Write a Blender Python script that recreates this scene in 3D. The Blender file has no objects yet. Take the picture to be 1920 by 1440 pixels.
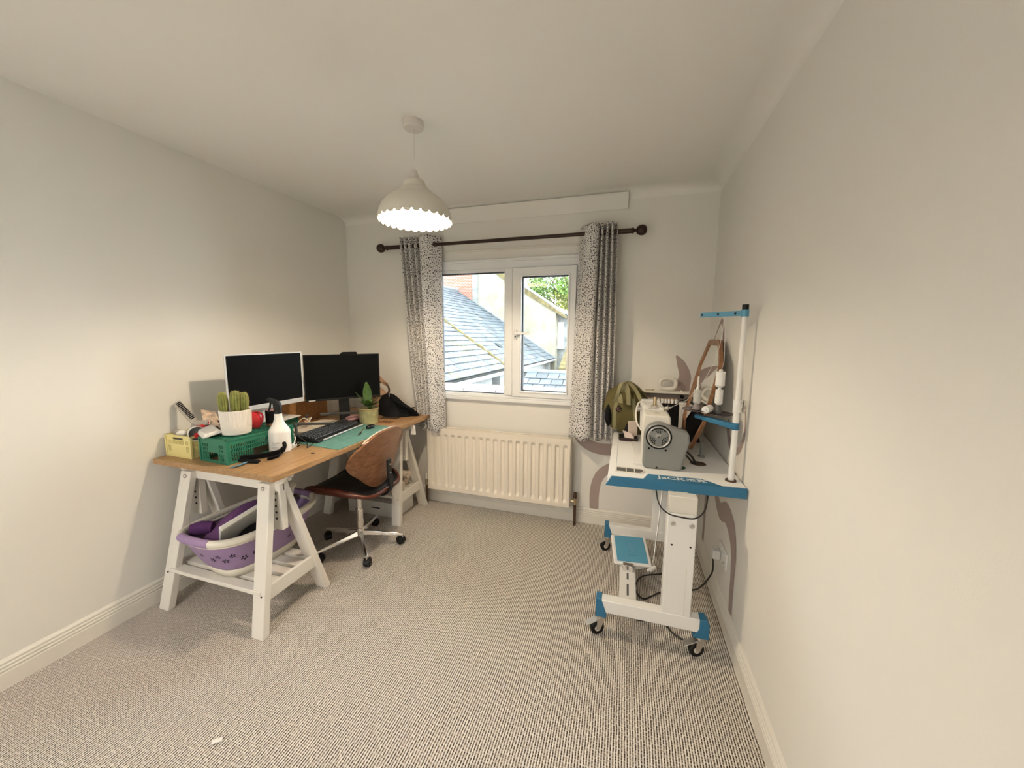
import bpy, bmesh, math, random
from mathutils import Vector, Matrix, noise
random.seed(7)
S = bpy.context.scene
COL = S.collection
PI = math.pi

# ------------------------------------------------------------------ camera
cam_d = bpy.data.cameras.new('camera'); cam = bpy.data.objects.new('camera', cam_d); COL.objects.link(cam)
YAW, PITCH, ROLL = .2956, .1291, .0074
fw = Vector((-math.sin(YAW)*math.cos(PITCH), math.cos(YAW)*math.cos(PITCH), -math.sin(PITCH)))
ri = Vector((math.cos(YAW), math.sin(YAW), 0)); up = ri.cross(fw)
r2 = ri*math.cos(ROLL)+up*math.sin(ROLL); u2 = -ri*math.sin(ROLL)+up*math.cos(ROLL)
M = Matrix((( r2.x,u2.x,-fw.x,-.5292),(r2.y,u2.y,-fw.y,-2.7807),(r2.z,u2.z,-fw.z,1.4274),(0,0,0,1)))
cam.matrix_world = M
cam_d.sensor_width = 36; cam_d.lens = 36*700.15/1920; cam_d.clip_start = .03; cam_d.clip_end = 300
S.camera = cam

# ------------------------------------------------------------------ light
SKY = 4.5; BULB = 510.0; FILL = 26.0; EXPO = 1.27
w = bpy.data.worlds.new('overcast'); S.world = w; w.use_nodes = True
bg = w.node_tree.nodes['Background']; bg.inputs[0].default_value = (.86,.95,1.0,1); bg.inputs[1].default_value = SKY
S.view_settings.view_transform = 'Standard'; S.view_settings.look = 'None'
S.view_settings.exposure = EXPO; S.view_settings.gamma = 1; S.view_settings.use_curve_mapping = False
ld = bpy.data.lights.new('landing_fill', 'AREA'); ld.shape = 'DISK'; ld.size = 1.1; ld.energy = FILL; ld.color = (1,.97,.93)  # added fill light on the unseen landing, brightens the room from behind the camera
lo = bpy.data.objects.new('landing_fill', ld); COL.objects.link(lo); lo.location = (-1.7,-4.5,2.3)

# ------------------------------------------------------------------ materials
def mat(name, col, rough=.5, metal=0, bump=0, bscale=60, var=0, vscale=8, spec=.5, emit=None, estr=0, trans=0, coat=0):
    m = bpy.data.materials.new(name); m.use_nodes = True; nt = m.node_tree; b = nt.nodes['Principled BSDF']
    b.inputs['Base Color'].default_value = (*col,1); b.inputs['Roughness'].default_value = rough
    b.inputs['Metallic'].default_value = metal; b.inputs['Specular IOR Level'].default_value = spec
    b.inputs['Coat Weight'].default_value = coat
    if trans: b.inputs['Transmission Weight'].default_value = trans
    if emit: b.inputs['Emission Color'].default_value = (*emit,1); b.inputs['Emission Strength'].default_value = estr
    tc = nt.nodes.new('ShaderNodeTexCoord')
    if var:
        n = nt.nodes.new('ShaderNodeTexNoise'); n.inputs['Scale'].default_value = vscale; n.inputs['Detail'].default_value = 5
        nt.links.new(tc.outputs['Object'], n.inputs['Vector'])
        r = nt.nodes.new('ShaderNodeValToRGB'); r.color_ramp.elements[0].position = .3; r.color_ramp.elements[1].position = .7
        r.color_ramp.elements[0].color = (*[c*(1-var) for c in col],1); r.color_ramp.elements[1].color = (*[min(1,c*(1+var)) for c in col],1)
        nt.links.new(n.outputs['Fac'], r.inputs['Fac']); nt.links.new(r.outputs['Color'], b.inputs['Base Color'])
    if bump:
        n = nt.nodes.new('ShaderNodeTexNoise'); n.inputs['Scale'].default_value = bscale; n.inputs['Detail'].default_value = 3
        nt.links.new(tc.outputs['Object'], n.inputs['Vector'])
        bu = nt.nodes.new('ShaderNodeBump'); bu.inputs['Strength'].default_value = bump; bu.inputs['Distance'].default_value = .002
        nt.links.new(n.outputs['Fac'], bu.inputs['Height']); nt.links.new(bu.outputs['Normal'], b.inputs['Normal'])
    return m

def wood(name, c1, c2, scale=(2,22,22), rough=.45, bump=.1, spec=.4):
    m = bpy.data.materials.new(name); m.use_nodes = True; nt = m.node_tree; b = nt.nodes['Principled BSDF']
    tc = nt.nodes.new('ShaderNodeTexCoord'); mp = nt.nodes.new('ShaderNodeMapping'); mp.inputs['Scale'].default_value = scale
    n = nt.nodes.new('ShaderNodeTexNoise'); n.inputs['Scale'].default_value = 3; n.inputs['Detail'].default_value = 6; n.inputs['Distortion'].default_value = .6
    r = nt.nodes.new('ShaderNodeValToRGB'); r.color_ramp.elements[0].position = .32; r.color_ramp.elements[1].position = .68
    r.color_ramp.elements[0].color = (*c1,1); r.color_ramp.elements[1].color = (*c2,1)
    nt.links.new(tc.outputs['Object'], mp.inputs[0]); nt.links.new(mp.outputs[0], n.inputs[0]); nt.links.new(n.outputs['Fac'], r.inputs[0])
    nt.links.new(r.outputs[0], b.inputs['Base Color']); b.inputs['Roughness'].default_value = rough; b.inputs['Specular IOR Level'].default_value = spec
    bu = nt.nodes.new('ShaderNodeBump'); bu.inputs['Strength'].default_value = bump; bu.inputs['Distance'].default_value = .001
    nt.links.new(n.outputs['Fac'], bu.inputs['Height']); nt.links.new(bu.outputs['Normal'], b.inputs['Normal'])
    return m

WALL = mat('wall_paint', (.845,.82,.765), .9, bump=.12, bscale=220, spec=.2)
CEIL = mat('ceiling_paint', (.87,.85,.80), .92, bump=.12, bscale=160, spec=.2)
GLOSS = mat('white_gloss', (.83,.79,.71), .35, spec=.5)
MURAL = mat('mauve_paint', (.42,.335,.305), .85, spec=.2, bump=.1, bscale=220)
UPVC = mat('white_upvc', (.86,.87,.87), .25)
GASKET = mat('rubber_gasket', (.02,.02,.022), .6)
RAD = mat('radiator_enamel', (.86,.79,.68), .4)
PIPE = mat('brown_pipe', (.07,.035,.02), .45, var=.3)
BRASS = mat('valve_brass', (.6,.5,.33), .3, 1)
CHROME = mat('chrome', (.82,.8,.78), .14, 1)
STEEL = mat('zinc_steel', (.62,.6,.57), .35, 1)
BLACKP = mat('black_plastic', (.007,.007,.008), .42, spec=.3)
BLACKM = mat('black_matt', (.004,.004,.005), .75, spec=.2)
SCREEN = mat('screen_glass', (.003,.0035,.004), .3, spec=.13)
SILVER = mat('silver_plastic', (.68,.69,.70), .35, .2)
ROD = mat('dark_bronze', (.045,.026,.02), .38, .5)
TRES = mat('white_lacquered_pine', (.84,.80,.73), .42, bump=.15, bscale=30)
OAK = wood('oak_laminate', (.33,.185,.082), (.46,.285,.14), (22,2.2,22), .38)
PLY = wood('walnut_ply', (.155,.062,.026), (.27,.125,.058), (22,3,14), .3, spec=.5)
PLYD = wood('dark_walnut_edge', (.075,.018,.01), (.12,.032,.018), (14,3,10), .28)
LEATH = mat('black_leather', (.004,.004,.0045), .38, spec=.35, bump=.4, bscale=90)
MIRW = wood('mirror_frame_wood', (.22,.10,.045), (.34,.17,.08), (8,8,20), .35)
MIRG = mat('mirror_glass', (.86,.86,.84), .03, 1)
WHITEM = mat('white_enamel', (.86,.85,.82), .35)
CREAMW = mat('cream_enamel', (.80,.76,.68), .4)
BLUE = mat('blue_enamel', (.025,.16,.30), .4)
BLUEL = mat('light_blue_enamel', (.10,.33,.50), .4)
GREYC = mat('grey_cover_plastic', (.25,.255,.24), .42)
GREYD = mat('dark_grey_plastic', (.08,.08,.08), .5)
SMOKE = mat('smoked_plastic', (.07,.055,.06), .2)
THREAD = mat('white_thread', (.86,.85,.83), .8, bump=.3, bscale=400)
GTHREAD = mat('grey_thread', (.52,.51,.47), .8, bump=.3, bscale=400)
YEL = mat('yellow_plastic', (.80,.70,.30), .45)
GRN = mat('green_plastic', (.02,.175,.105), .42)
CERA = mat('ribbed_ceramic', (.85,.79,.72), .6)
CACT = mat('cactus_green', (.22,.24,.06), .65, var=.25, vscale=40)
SPINE = mat('cactus_spine', (.72,.52,.22), .6)
SOIL = mat('potting_soil', (.05,.032,.022), .95, bump=.8, bscale=160)
REDC = mat('red_glaze', (.62,.03,.035), .12)
LEAF = mat('plant_leaf', (.055,.115,.02), .45, var=.25, vscale=30)
POTG = mat('celadon_glaze', (.42,.39,.20), .22, var=.18, vscale=25)
POTR = mat('brown_glaze_rim', (.33,.24,.11), .25)
MATT = mat('cutting_mat', (.105,.26,.225), .55, var=.15, vscale=14)
PAPER = mat('white_paper', (.84,.81,.76), .8)
PRINT = mat('printed_card', (.55,.40,.28), .6, var=.5, vscale=35)
PURP = mat('purple_towel', (.17,.07,.20), .95, bump=1, bscale=260)
LILAC = mat('lilac_plastic', (.34,.23,.42), .5)
BASKW = mat('basket_white', (.80,.76,.66), .5)
HOLE = mat('dark_hole', (.02,.012,.02), .9)
OLIVE = mat('olive_canvas', (.115,.095,.03), .9, bump=.6, bscale=300)
STRAP = mat('khaki_webbing', (.27,.245,.13), .9, bump=.5, bscale=400)
CARDB = wood('honey_wood', (.36,.17,.06), (.47,.25,.10), (3,16,16), .4)
TAN = mat('tan_leather', (.45,.27,.16), .6)
PINK = mat('dusty_pink', (.42,.22,.22), .5)
COPPER = mat('copper', (.75,.38,.25), .3, .8)
CORDW = mat('white_cable', (.78,.75,.7), .5)
CORDB = mat('black_cable', (.02,.018,.016), .5)
BONE = mat('putty_plastic', (.42,.38,.33), .55)
LINEN = mat('rolled_fabric', (.62,.52,.42), .95, var=.3, vscale=50, bump=.4, bscale=200)
BLUECL = mat('blue_strap', (.10,.22,.33), .8)
CREAMB = mat('cream_board', (.72,.62,.50), .7)
LED = mat('lamp_enamel', (.74,.70,.61), .55)
ROSE = mat('rose_plastic', (.70,.65,.60), .45)
BULBM = mat('bulb_glow', (1,1,1), .5, emit=(1.0,.83,.62), estr=BULB)

def glass_mat():
    m = bpy.data.materials.new('window_glass'); m.use_nodes = True; nt = m.node_tree; nt.nodes.clear()
    o = nt.nodes.new('ShaderNodeOutputMaterial'); t = nt.nodes.new('ShaderNodeBsdfTransparent'); g = nt.nodes.new('ShaderNodeBsdfGlossy')
    g.inputs['Roughness'].default_value = .02; x = nt.nodes.new('ShaderNodeMixShader'); f = nt.nodes.new('ShaderNodeFresnel'); f.inputs[0].default_value = 1.35
    nt.links.new(f.outputs[0], x.inputs[0]); nt.links.new(t.outputs[0], x.inputs[1]); nt.links.new(g.outputs[0], x.inputs[2]); nt.links.new(x.outputs[0], o.inputs[0])
    return m
GLASS = glass_mat()

def carpet_mat():
    m = bpy.data.materials.new('loop_pile_carpet'); m.use_nodes = True; nt = m.node_tree; b = nt.nodes['Principled BSDF']; L = nt.links.new; N = nt.nodes.new
    b.inputs['Roughness'].default_value = 1; b.inputs['Specular IOR Level'].default_value = .1
    tc = N('ShaderNodeTexCoord')
    wn = N('ShaderNodeTexNoise'); wn.inputs['Scale'].default_value = 5; wn.inputs['Detail'].default_value = 3; L(tc.outputs['Object'], wn.inputs[0])
    wm = N('ShaderNodeVectorMath'); wm.operation = 'MULTIPLY_ADD'; wm.inputs[1].default_value = (.008,.008,0); L(wn.outputs['Color'], wm.inputs[0]); L(tc.outputs['Object'], wm.inputs[2])
    sx = N('ShaderNodeSeparateXYZ'); L(wm.outputs[0], sx.inputs[0])
    def mth(op, *v):
        n = N('ShaderNodeMath'); n.operation = op
        for i,q in enumerate(v):
            if isinstance(q,(int,float)): n.inputs[i].default_value = q
            else: L(q, n.inputs[i])
        return n.outputs[0]
    fx = mth('MULTIPLY', sx.outputs[0], 1/.0094); rib = mth('ABSOLUTE', mth('SINE', mth('MULTIPLY', fx, PI)))      # 0 in the valleys between ribs
    mp = N('ShaderNodeMapping'); mp.inputs['Location'].default_value = (.5,0,0); mp.inputs['Scale'].default_value = (1/.0094, 1/.0088, 1); L(wm.outputs[0], mp.inputs[0])
    v = N('ShaderNodeTexVoronoi'); v.voronoi_dimensions = '2D'; v.inputs['Scale'].default_value = 1; v.inputs['Randomness'].default_value = .5; L(mp.outputs[0], v.inputs['Vector'])
    fn = N('ShaderNodeTexNoise'); fn.inputs['Scale'].default_value = 320; fn.inputs['Detail'].default_value = 2; L(tc.outputs['Object'], fn.inputs[0])
    valley = mth('POWER', mth('SUBTRACT', 1, rib), .95)
    gap = mth('SUBTRACT', 1.12, mth('MULTIPLY', v.outputs['Distance'], 1.75)); gap = mth('MAXIMUM', gap, 0)
    dk = mth('MULTIPLY', valley, mth('ADD', mth('MULTIPLY', gap, 1.0), .28)); ad = N('ShaderNodeMath'); ad.operation = 'MULTIPLY_ADD'; ad.inputs[1].default_value = .35; L(fn.outputs['Fac'], ad.inputs[0]); L(dk, ad.inputs[2])
    r = N('ShaderNodeValToRGB'); e = r.color_ramp.elements; e[0].position = .15; e[0].color = (.93,.88,.81,1); e[1].position = 1.0; e[1].color = (.055,.035,.022,1)
    k = e.new(.36); k.color = (.85,.775,.69,1); k = e.new(.66); k.color = (.32,.25,.19,1)
    L(ad.outputs[0], r.inputs[0])
    # fleck per loop
    hv = N('ShaderNodeMixRGB'); hv.blend_type = 'MULTIPLY'; hv.inputs[0].default_value = .30; L(r.outputs[0], hv.inputs[1])
    cr = N('ShaderNodeValToRGB'); cr.color_ramp.elements[0].color = (.45,.40,.35,1); cr.color_ramp.elements[1].color = (1,1,1,1); cr.color_ramp.elements[1].position = .55
    sp = N('ShaderNodeSeparateColor'); L(v.outputs['Color'], sp.inputs[0]); L(sp.outputs[0], cr.inputs[0]); L(cr.outputs[0], hv.inputs[2])
    L(hv.outputs[0], b.inputs['Base Color'])
    iv = N('ShaderNodeMath'); iv.operation = 'SUBTRACT'; iv.inputs[0].default_value = 1; L(ad.outputs[0], iv.inputs[1])
    bu = N('ShaderNodeBump'); bu.inputs['Strength'].default_value = 1; bu.inputs['Distance'].default_value = .006; L(iv.outputs[0], bu.inputs['Height']); L(bu.outputs[0], b.inputs['Normal'])
    return m
CARPET = carpet_mat()

def curtain_mat():
    m = bpy.data.materials.new('spotted_cotton'); m.use_nodes = True; nt = m.node_tree; nt.nodes.clear(); L = nt.links.new; N = nt.nodes.new
    o = N('ShaderNodeOutputMaterial'); uv = N('ShaderNodeUVMap'); uv.uv_map = 'UVMap'
    v = N('ShaderNodeTexVoronoi'); v.voronoi_dimensions = '2D'; v.inputs['Scale'].default_value = 72; v.inputs['Randomness'].default_value = .85; L(uv.outputs[0], v.inputs['Vector'])
    sp = N('ShaderNodeSeparateColor'); L(v.outputs['Color'], sp.inputs[0])
    th = N('ShaderNodeMapRange'); th.inputs['To Min'].default_value = .15; th.inputs['To Max'].default_value = .33; L(sp.outputs[0], th.inputs['Value'])
    lt = N('ShaderNodeMath'); lt.operation = 'LESS_THAN'; L(v.outputs['Distance'], lt.inputs[0]); L(th.outputs[0], lt.inputs[1])
    mx = N('ShaderNodeMixRGB'); L(lt.outputs[0], mx.inputs[0]); mx.inputs[1].default_value = (.90,.87,.84,1); mx.inputs[2].default_value = (.02,.018,.02,1)
    d = N('ShaderNodeBsdfDiffuse'); t = N('ShaderNodeBsdfTranslucent'); x = N('ShaderNodeMixShader'); x.inputs[0].default_value = .28
    L(mx.outputs[0], d.inputs[0]); L(mx.outputs[0], t.inputs[0]); L(d.outputs[0], x.inputs[1]); L(t.outputs[0], x.inputs[2]); L(x.outputs[0], o.inputs[0])
    return m
CURT = curtain_mat()

def brick_mat():
    m = bpy.data.materials.new('far_brick'); m.use_nodes = True; nt = m.node_tree; b = nt.nodes['Principled BSDF']; L = nt.links.new; N = nt.nodes.new
    tc = N('ShaderNodeTexCoord'); mp = N('ShaderNodeMapping'); mp.inputs['Rotation'].default_value = (PI/2,0,0); L(tc.outputs['Object'], mp.inputs[0])
    k = N('ShaderNodeTexBrick'); k.inputs['Scale'].default_value = 3.2; k.inputs['Color1'].default_value = (.25,.075,.04,1); k.inputs['Color2'].default_value = (.17,.065,.04,1)
    k.inputs['Mortar'].default_value = (.24,.20,.18,1); k.inputs['Mortar Size'].default_value = .03; L(mp.outputs[0], k.inputs[0]); L(k.outputs[0], b.inputs['Base Color']); b.inputs['Roughness'].default_value = .95
    return m
BRICK = brick_mat()
SLATE = mat('blue_slate', (.060,.078,.092), .6, var=.35, vscale=2.2, bump=.3, bscale=12)
SLATEL = mat('weathered_slate', (.095,.112,.125), .7, var=.4, vscale=2.6, bump=.4, bscale=12)
MOSS = mat('moss_capping', (.10,.08,.03), .95, var=.5, vscale=6, bump=1, bscale=20)
CREAMR = mat('stained_cream_render', (.225,.215,.155), .95, var=.35, vscale=1.6, bump=.5, bscale=10)
GREYR = mat('grey_pebbledash', (.16,.172,.165), .95, var=.3, vscale=4, bump=.6, bscale=14)
WHITER = mat('white_render', (.27,.28,.275), .9, var=.1)
LEAD = mat('lead_flashing', (.15,.165,.17), .6, var=.15)
SLATED = mat('dark_slate', (.038,.048,.055), .6, var=.3, vscale=2.2, bump=.3, bscale=12)
SLATEM = mat('mossy_slate', (.085,.088,.06), .85, var=.5, vscale=7, bump=.6, bscale=16)
UNDER = mat('dark_batten', (.02,.022,.02), .9)
COPE = mat('pink_coping_stone', (.22,.185,.185), .9, var=.3, vscale=7, bump=.5, bscale=30)
CORR = mat('blue_corrugated_sheet', (.05,.075,.10), .5)
BARK = mat('bark', (.10,.07,.045), .95)
TLEAF = mat('tree_leaf', (.085,.15,.025), .6, var=.5, vscale=1.2)
YLEAF = mat('yellow_tree_leaf', (.17,.19,.03), .6, var=.4, vscale=1.2)
GROUND = mat('yard_concrete', (.22,.22,.21), .9, var=.2)
SKYL = mat('roof_glass_slate', (.03,.04,.05), .1)

# ------------------------------------------------------------------ mesh builder
class MB:
    def __init__(s): s.bm = bmesh.new()
    def v(s, *p): return s.bm.verts.new(p)
    def face(s, vs):
        try: return s.bm.faces.new(vs)
        except ValueError: return None
    def xf(s, verts, mtx):
        if mtx is not None:
            for v in verts: v.co = mtx @ v.co
    def box(s, x0,x1,y0,y1,z0,z1, m=None):
        p = [s.v(x,y,z) for z in (z0,z1) for y in (y0,y1) for x in (x0,x1)]
        for q in ((0,2,3,1),(4,5,7,6),(0,1,5,4),(2,6,7,3),(0,4,6,2),(1,3,7,5)): s.face([p[i] for i in q])
        s.xf(p, m); return s
    def hexa(s, b, t):
        """b, t: four bottom / top corners"""
        p = [s.v(*q) for q in list(b)+list(t)]
        for q in ((3,2,1,0),(4,5,6,7),(0,1,5,4),(1,2,6,5),(2,3,7,6),(3,0,4,7)): s.face([p[i] for i in q])
        return s
    def ring(s, c, r, a, b, n): return [s.v(*(c+a*(r*math.cos(2*PI*i/n))+b*(r*math.sin(2*PI*i/n)))) for i in range(n)]
    def cyl(s, p0, p1, r0, r1=None, n=20, cap=True):
        r1 = r0 if r1 is None else r1; p0 = Vector(p0); p1 = Vector(p1); d = (p1-p0).normalized()
        a = d.orthogonal().normalized(); b = d.cross(a)
        A = s.ring(p0,r0,a,b,n); B = s.ring(p1,r1,a,b,n)
        for i in range(n): s.face([A[i],A[(i+1)%n],B[(i+1)%n],B[i]])
        if cap: s.face(A[::-1]); s.face(B)
        return s
    def tube(s, pts, r, n=8, closed=False, rs=None):
        pts = [Vector(p) for p in pts]; rings = []; N = len(pts); a = None
        for i,p in enumerate(pts):
            d = (pts[(i+1)%N]-pts[i-1]) if closed else (pts[min(i+1,N-1)]-pts[max(i-1,0)])
            d.normalize()
            a = d.orthogonal().normalized() if a is None else (a-d*a.dot(d)).normalized()
            rings.append(s.ring(p, rs[i] if rs else r, a, d.cross(a), n))
        for i in range(N if closed else N-1):
            A = rings[i]; B = rings[(i+1)%N]
            for j in range(n): s.face([A[j],A[(j+1)%n],B[(j+1)%n],B[j]])
        if not closed: s.face(rings[0][::-1]); s.face(rings[-1])
        return s
    def ribbon(s, pts, wd, t, side):
        """flat strap: width wd along vector side, thickness t"""
        pts = [Vector(p) for p in pts]; N = len(pts); side = Vector(side); R = []
        for i,p in enumerate(pts):
            d = (pts[min(i+1,N-1)]-pts[max(i-1,0)]).normalized(); a = (side-d*side.dot(d)).normalized(); b = d.cross(a)
            R.append([s.v(*(p+a*x*wd/2+b*y*t/2)) for x,y in ((-1,-1),(1,-1),(1,1),(-1,1))])
        for i in range(N-1):
            for j in range(4): s.face([R[i][j],R[i][(j+1)%4],R[i+1][(j+1)%4],R[i+1][j]])
        s.face(R[0][::-1]); s.face(R[-1]); return s
    def lathe(s, prof, c=(0,0,0), n=32, m=None):
        c = Vector(c); rings = []; allv = []
        for r,z in prof:
            if r < 1e-5: q = [s.v(c.x,c.y,c.z+z)]
            else: q = [s.v(c.x+r*math.cos(2*PI*i/n), c.y+r*math.sin(2*PI*i/n), c.z+z) for i in range(n)]
            rings.append(q); allv += q
        for A,B in zip(rings, rings[1:]):
            for i in range(n):
                a0,a1 = A[i%len(A)],A[(i+1)%len(A)]; b0,b1 = B[i%len(B)],B[(i+1)%len(B)]
                vs = [a0]; 
                for q in (a1,b1,b0):
                    if q not in vs: vs.append(q)
                if len(vs) > 2: s.face(vs)
        s.xf(allv, m); return s
    def prism(s, poly, d, axis='y', m=None):
        """poly of 2D points; axis y: poly is (x,z), extruded y in d; x: (y,z); z: (x,y)"""
        f = {'y':lambda a,b,t:(a,t,b),'x':lambda a,b,t:(t,a,b),'z':lambda a,b,t:(a,b,t)}[axis]
        A = [s.v(*f(a,b,d[0])) for a,b in poly]; B = [s.v(*f(a,b,d[1])) for a,b in poly]; n = len(poly)
        s.face(A); s.face(B[::-1])
        for i in range(n): s.face([A[i],A[(i+1)%n],B[(i+1)%n],B[i]])
        s.xf(A+B, m); return s
    def frame(s, outer, inner, d, axis='y', m=None):
        f = {'y':lambda a,b,t:(a,t,b),'x':lambda a,b,t:(t,a,b),'z':lambda a,b,t:(a,b,t)}[axis]; n = len(outer)
        V = [[s.v(*f(a,b,t)) for a,b in P] for P in (outer,inner) for t in d]; o0,o1,i0,i1 = V
        for i in range(n):
            j = (i+1)%n
            s.face([o0[i],o0[j],i0[j],i0[i]]); s.face([o1[i],i1[i],i1[j],o1[j]]); s.face([o0[i],o1[i],o1[j],o0[j]]); s.face([i0[i],i0[j],i1[j],i1[i]])
        s.xf(o0+o1+i0+i1, m); return s
    def sphere(s, c, r, n=16, k=10, sc=(1,1,1)):
        prof = [(max(0,r*math.sin(PI*i/k)), -r*math.cos(PI*i/k)) for i in range(k+1)]
        prof[0] = (0,-r); prof[-1] = (0,r)
        return s.lathe(prof, (0,0,0), n, Matrix.Translation(Vector(c)) @ Matrix.Diagonal((*sc,1)))
    def grid(s, fn, nu, nv, close_u=False):
        V = [[s.v(*fn(i/nu, j/nv)) for j in range(nv+1)] for i in range(nu if close_u else nu+1)]
        for i in range(nu):
            for j in range(nv):
                I = (i+1) % len(V); s.face([V[i][j],V[I][j],V[I][j+1],V[i][j+1]])
        return s
WM = {}
def part(name, mb, m, parent=None, local=False, bev=0, solid=0, smooth=True, ang=35, sub=0, label=None, kind=None, keep=False):
    bm = mb.bm
    if not keep: bmesh.ops.recalc_face_normals(bm, faces=bm.faces)
    if smooth:
        for f in bm.faces: f.smooth = True
        for e in bm.edges:
            if len(e.link_faces) == 2 and e.calc_face_angle(0) > math.radians(ang): e.smooth = False
    me = bpy.data.meshes.new(name)
    if parent is not None and not local: bm.transform(WM[parent.name].inverted())
    bm.to_mesh(me); bm.free()
    for q in (m if isinstance(m,(list,tuple)) else [m]): me.materials.append(q)
    o = bpy.data.objects.new(name, me); COL.objects.link(o)
    if parent is not None: o.parent = parent; WM[o.name] = WM[parent.name]
    else: WM[o.name] = Matrix.Identity(4)
    if solid: q = o.modifiers.new('thickness','SOLIDIFY'); q.thickness = solid; q.offset = 0
    if bev: q = o.modifiers.new('bevel','BEVEL'); q.width = bev; q.segments = 2; q.limit_method = 'ANGLE'; q.angle_limit = math.radians(40)
    if sub: q = o.modifiers.new('subdivision','SUBSURF'); q.levels = q.render_levels = sub
    if label: o['label'] = label
    if kind: o['kind'] = kind
    return o
def thing(name, label, cat, loc=(0,0,0), rz=0, group=None):
    o = bpy.data.objects.new(name, None); COL.objects.link(o); o.location = loc; o.rotation_euler = (0,0,rz); o.empty_display_size = .05
    o['label'] = label; o['category'] = cat
    if group: o['group'] = group
    WM[o.name] = Matrix.Translation(loc) @ Matrix.Rotation(rz,4,'Z'); return o
def tag(o, label, cat, group=None):
    o['label'] = label; o['category'] = cat
    if group: o['group'] = group
    return o
def recentre(o):
    """put a single-mesh thing's origin at its base"""
    vs = [v.co for v in o.data.vertices]; c = Vector(((min(v.x for v in vs)+max(v.x for v in vs))/2,(min(v.y for v in vs)+max(v.y for v in vs))/2,min(v.z for v in vs)))
    o.data.transform(Matrix.Translation(-c)); o.location = c; return o
def single(name, mb, m, label, cat, group=None, **k):
    return recentre(tag(part(name, mb, m, **k), label, cat, group))
def struct(name, mb, m, parent=None, **k):
    o = part(name, mb, m, parent, **k)
    if parent is None: o['kind'] = 'structure'
    return o
def sempty(name, loc):
    o = bpy.data.objects.new(name, None); COL.objects.link(o); o.location = loc; o['kind'] = 'structure'; WM[o.name] = Matrix.Translation(loc); return o
def dup(root, loc=None, rz=None, label=None, group=None):
    r = root.copy(); COL.objects.link(r)
    if loc is not None: r.location = loc
    if rz is not None: r.rotation_euler = (0,0,rz)
    if label: r['label'] = label
    if group: r['group'] = group
    for ch in list(root.children):
        c = ch.copy(); COL.objects.link(c); c.parent = r
        for g in list(ch.children):
            d = g.copy(); COL.objects.link(d); d.parent = c
    return r
def bez(pts, n=8):
    """smooth curve through points"""
    P = [Vector(p) for p in pts]; out = []
    for i in range(len(P)-1):
        a = P[max(i-1,0)]; b = P[i]; c = P[i+1]; d = P[min(i+2,len(P)-1)]
        for k in range(n):
            t = k/n; out.append(.5*((2*b)+(c-a)*t+(2*a-5*b+4*c-d)*t*t+(3*b-a-3*c+d)*t**3))
    return out+[P[-1]]
def arc(c, r, a0, a1, n, e=1): return [(c[0]+r*math.cos(a0+(a1-a0)*i/n), c[1]+r*e*math.sin(a0+(a1-a0)*i/n)) for i in range(n+1)]
def text_mesh(body, size, depth, mtx, name, m, parent, shear=0):
    cu = bpy.data.curves.new(name,'FONT'); cu.body = body; cu.size = size; cu.extrude = depth; cu.align_x = 'CENTER'; cu.align_y = 'CENTER'; cu.offset = size*.012; cu.shear = shear
    t = bpy.data.objects.new('lettering_source', cu); COL.objects.link(t)
    dg = bpy.context.evaluated_depsgraph_get(); me = bpy.data.meshes.new_from_object(t.evaluated_get(dg)); bpy.data.objects.remove(t)
    me.transform(WM[parent.name].inverted() @ mtx); me.materials.clear(); me.materials.append(m)
    o = bpy.data.objects.new(name, me); COL.objects.link(o); o.parent = parent; WM[o.name] = WM[parent.name]; return o

# ================================================================== ROOM
W, H, YB = 2.878, 2.40, -3.55
WX0, WX1, WZ0, WZ1 = -2.045, -.862, .935, 1.99
DX0, DX1, DZ = -2.55, -.95, 2.10
struct('floor', MB().box(-W-.12,.12,YB,.12,-.06,0), CARPET)
struct('ceiling', MB().box(-W-.12,.12,YB,.12,H,H+.1), CEIL)
struct('wall_left', MB().box(-W-.12,-W,YB,0,0,H), WALL)
wr = struct('wall_right', MB().box(0,.12,YB,0,0,H), WALL)
b = MB(); b.box(-W-.12,WX0,0,.12,-.06,H+.1); b.box(WX1,.12,0,.12,-.06,H+.1); b.box(WX0,WX1,0,.12,-.06,WZ0); b.box(WX0,WX1,0,.12,WZ1,H+.1)
wb = struct('wall_back', b, WALL)
b = MB(); b.box(-W-.12,DX0,YB-.1,YB,0,H); b.box(DX1,.12,YB-.1,YB,0,H); b.box(DX0,DX1,YB-.1,YB,DZ,H)
struct('wall_front', b, WALL)
# unseen landing behind the camera; its doorway is widened to spread the added fill
struct('trim_1', MB().box(-3,.3,-5.4,YB-.1,-.06,0).box(-3,.3,-5.4,YB-.1,2.4,2.5).box(-3.1,-3,-5.4,YB-.1,0,2.4).box(.3,.4,-5.4,YB-.1,0,2.4).box(-3.1,.4,-5.5,-5.4,0,2.4), WALL)
b = MB()
for x0,x1 in ((DX0-.06,DX0),(DX1,DX1+.06)): b.box(x0,x1,YB-.1,YB+.015,0,DZ+.06)
b.box(DX0,DX1,YB-.1,YB+.015,DZ,DZ+.06); struct('trim_2', b, GLOSS)

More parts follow.
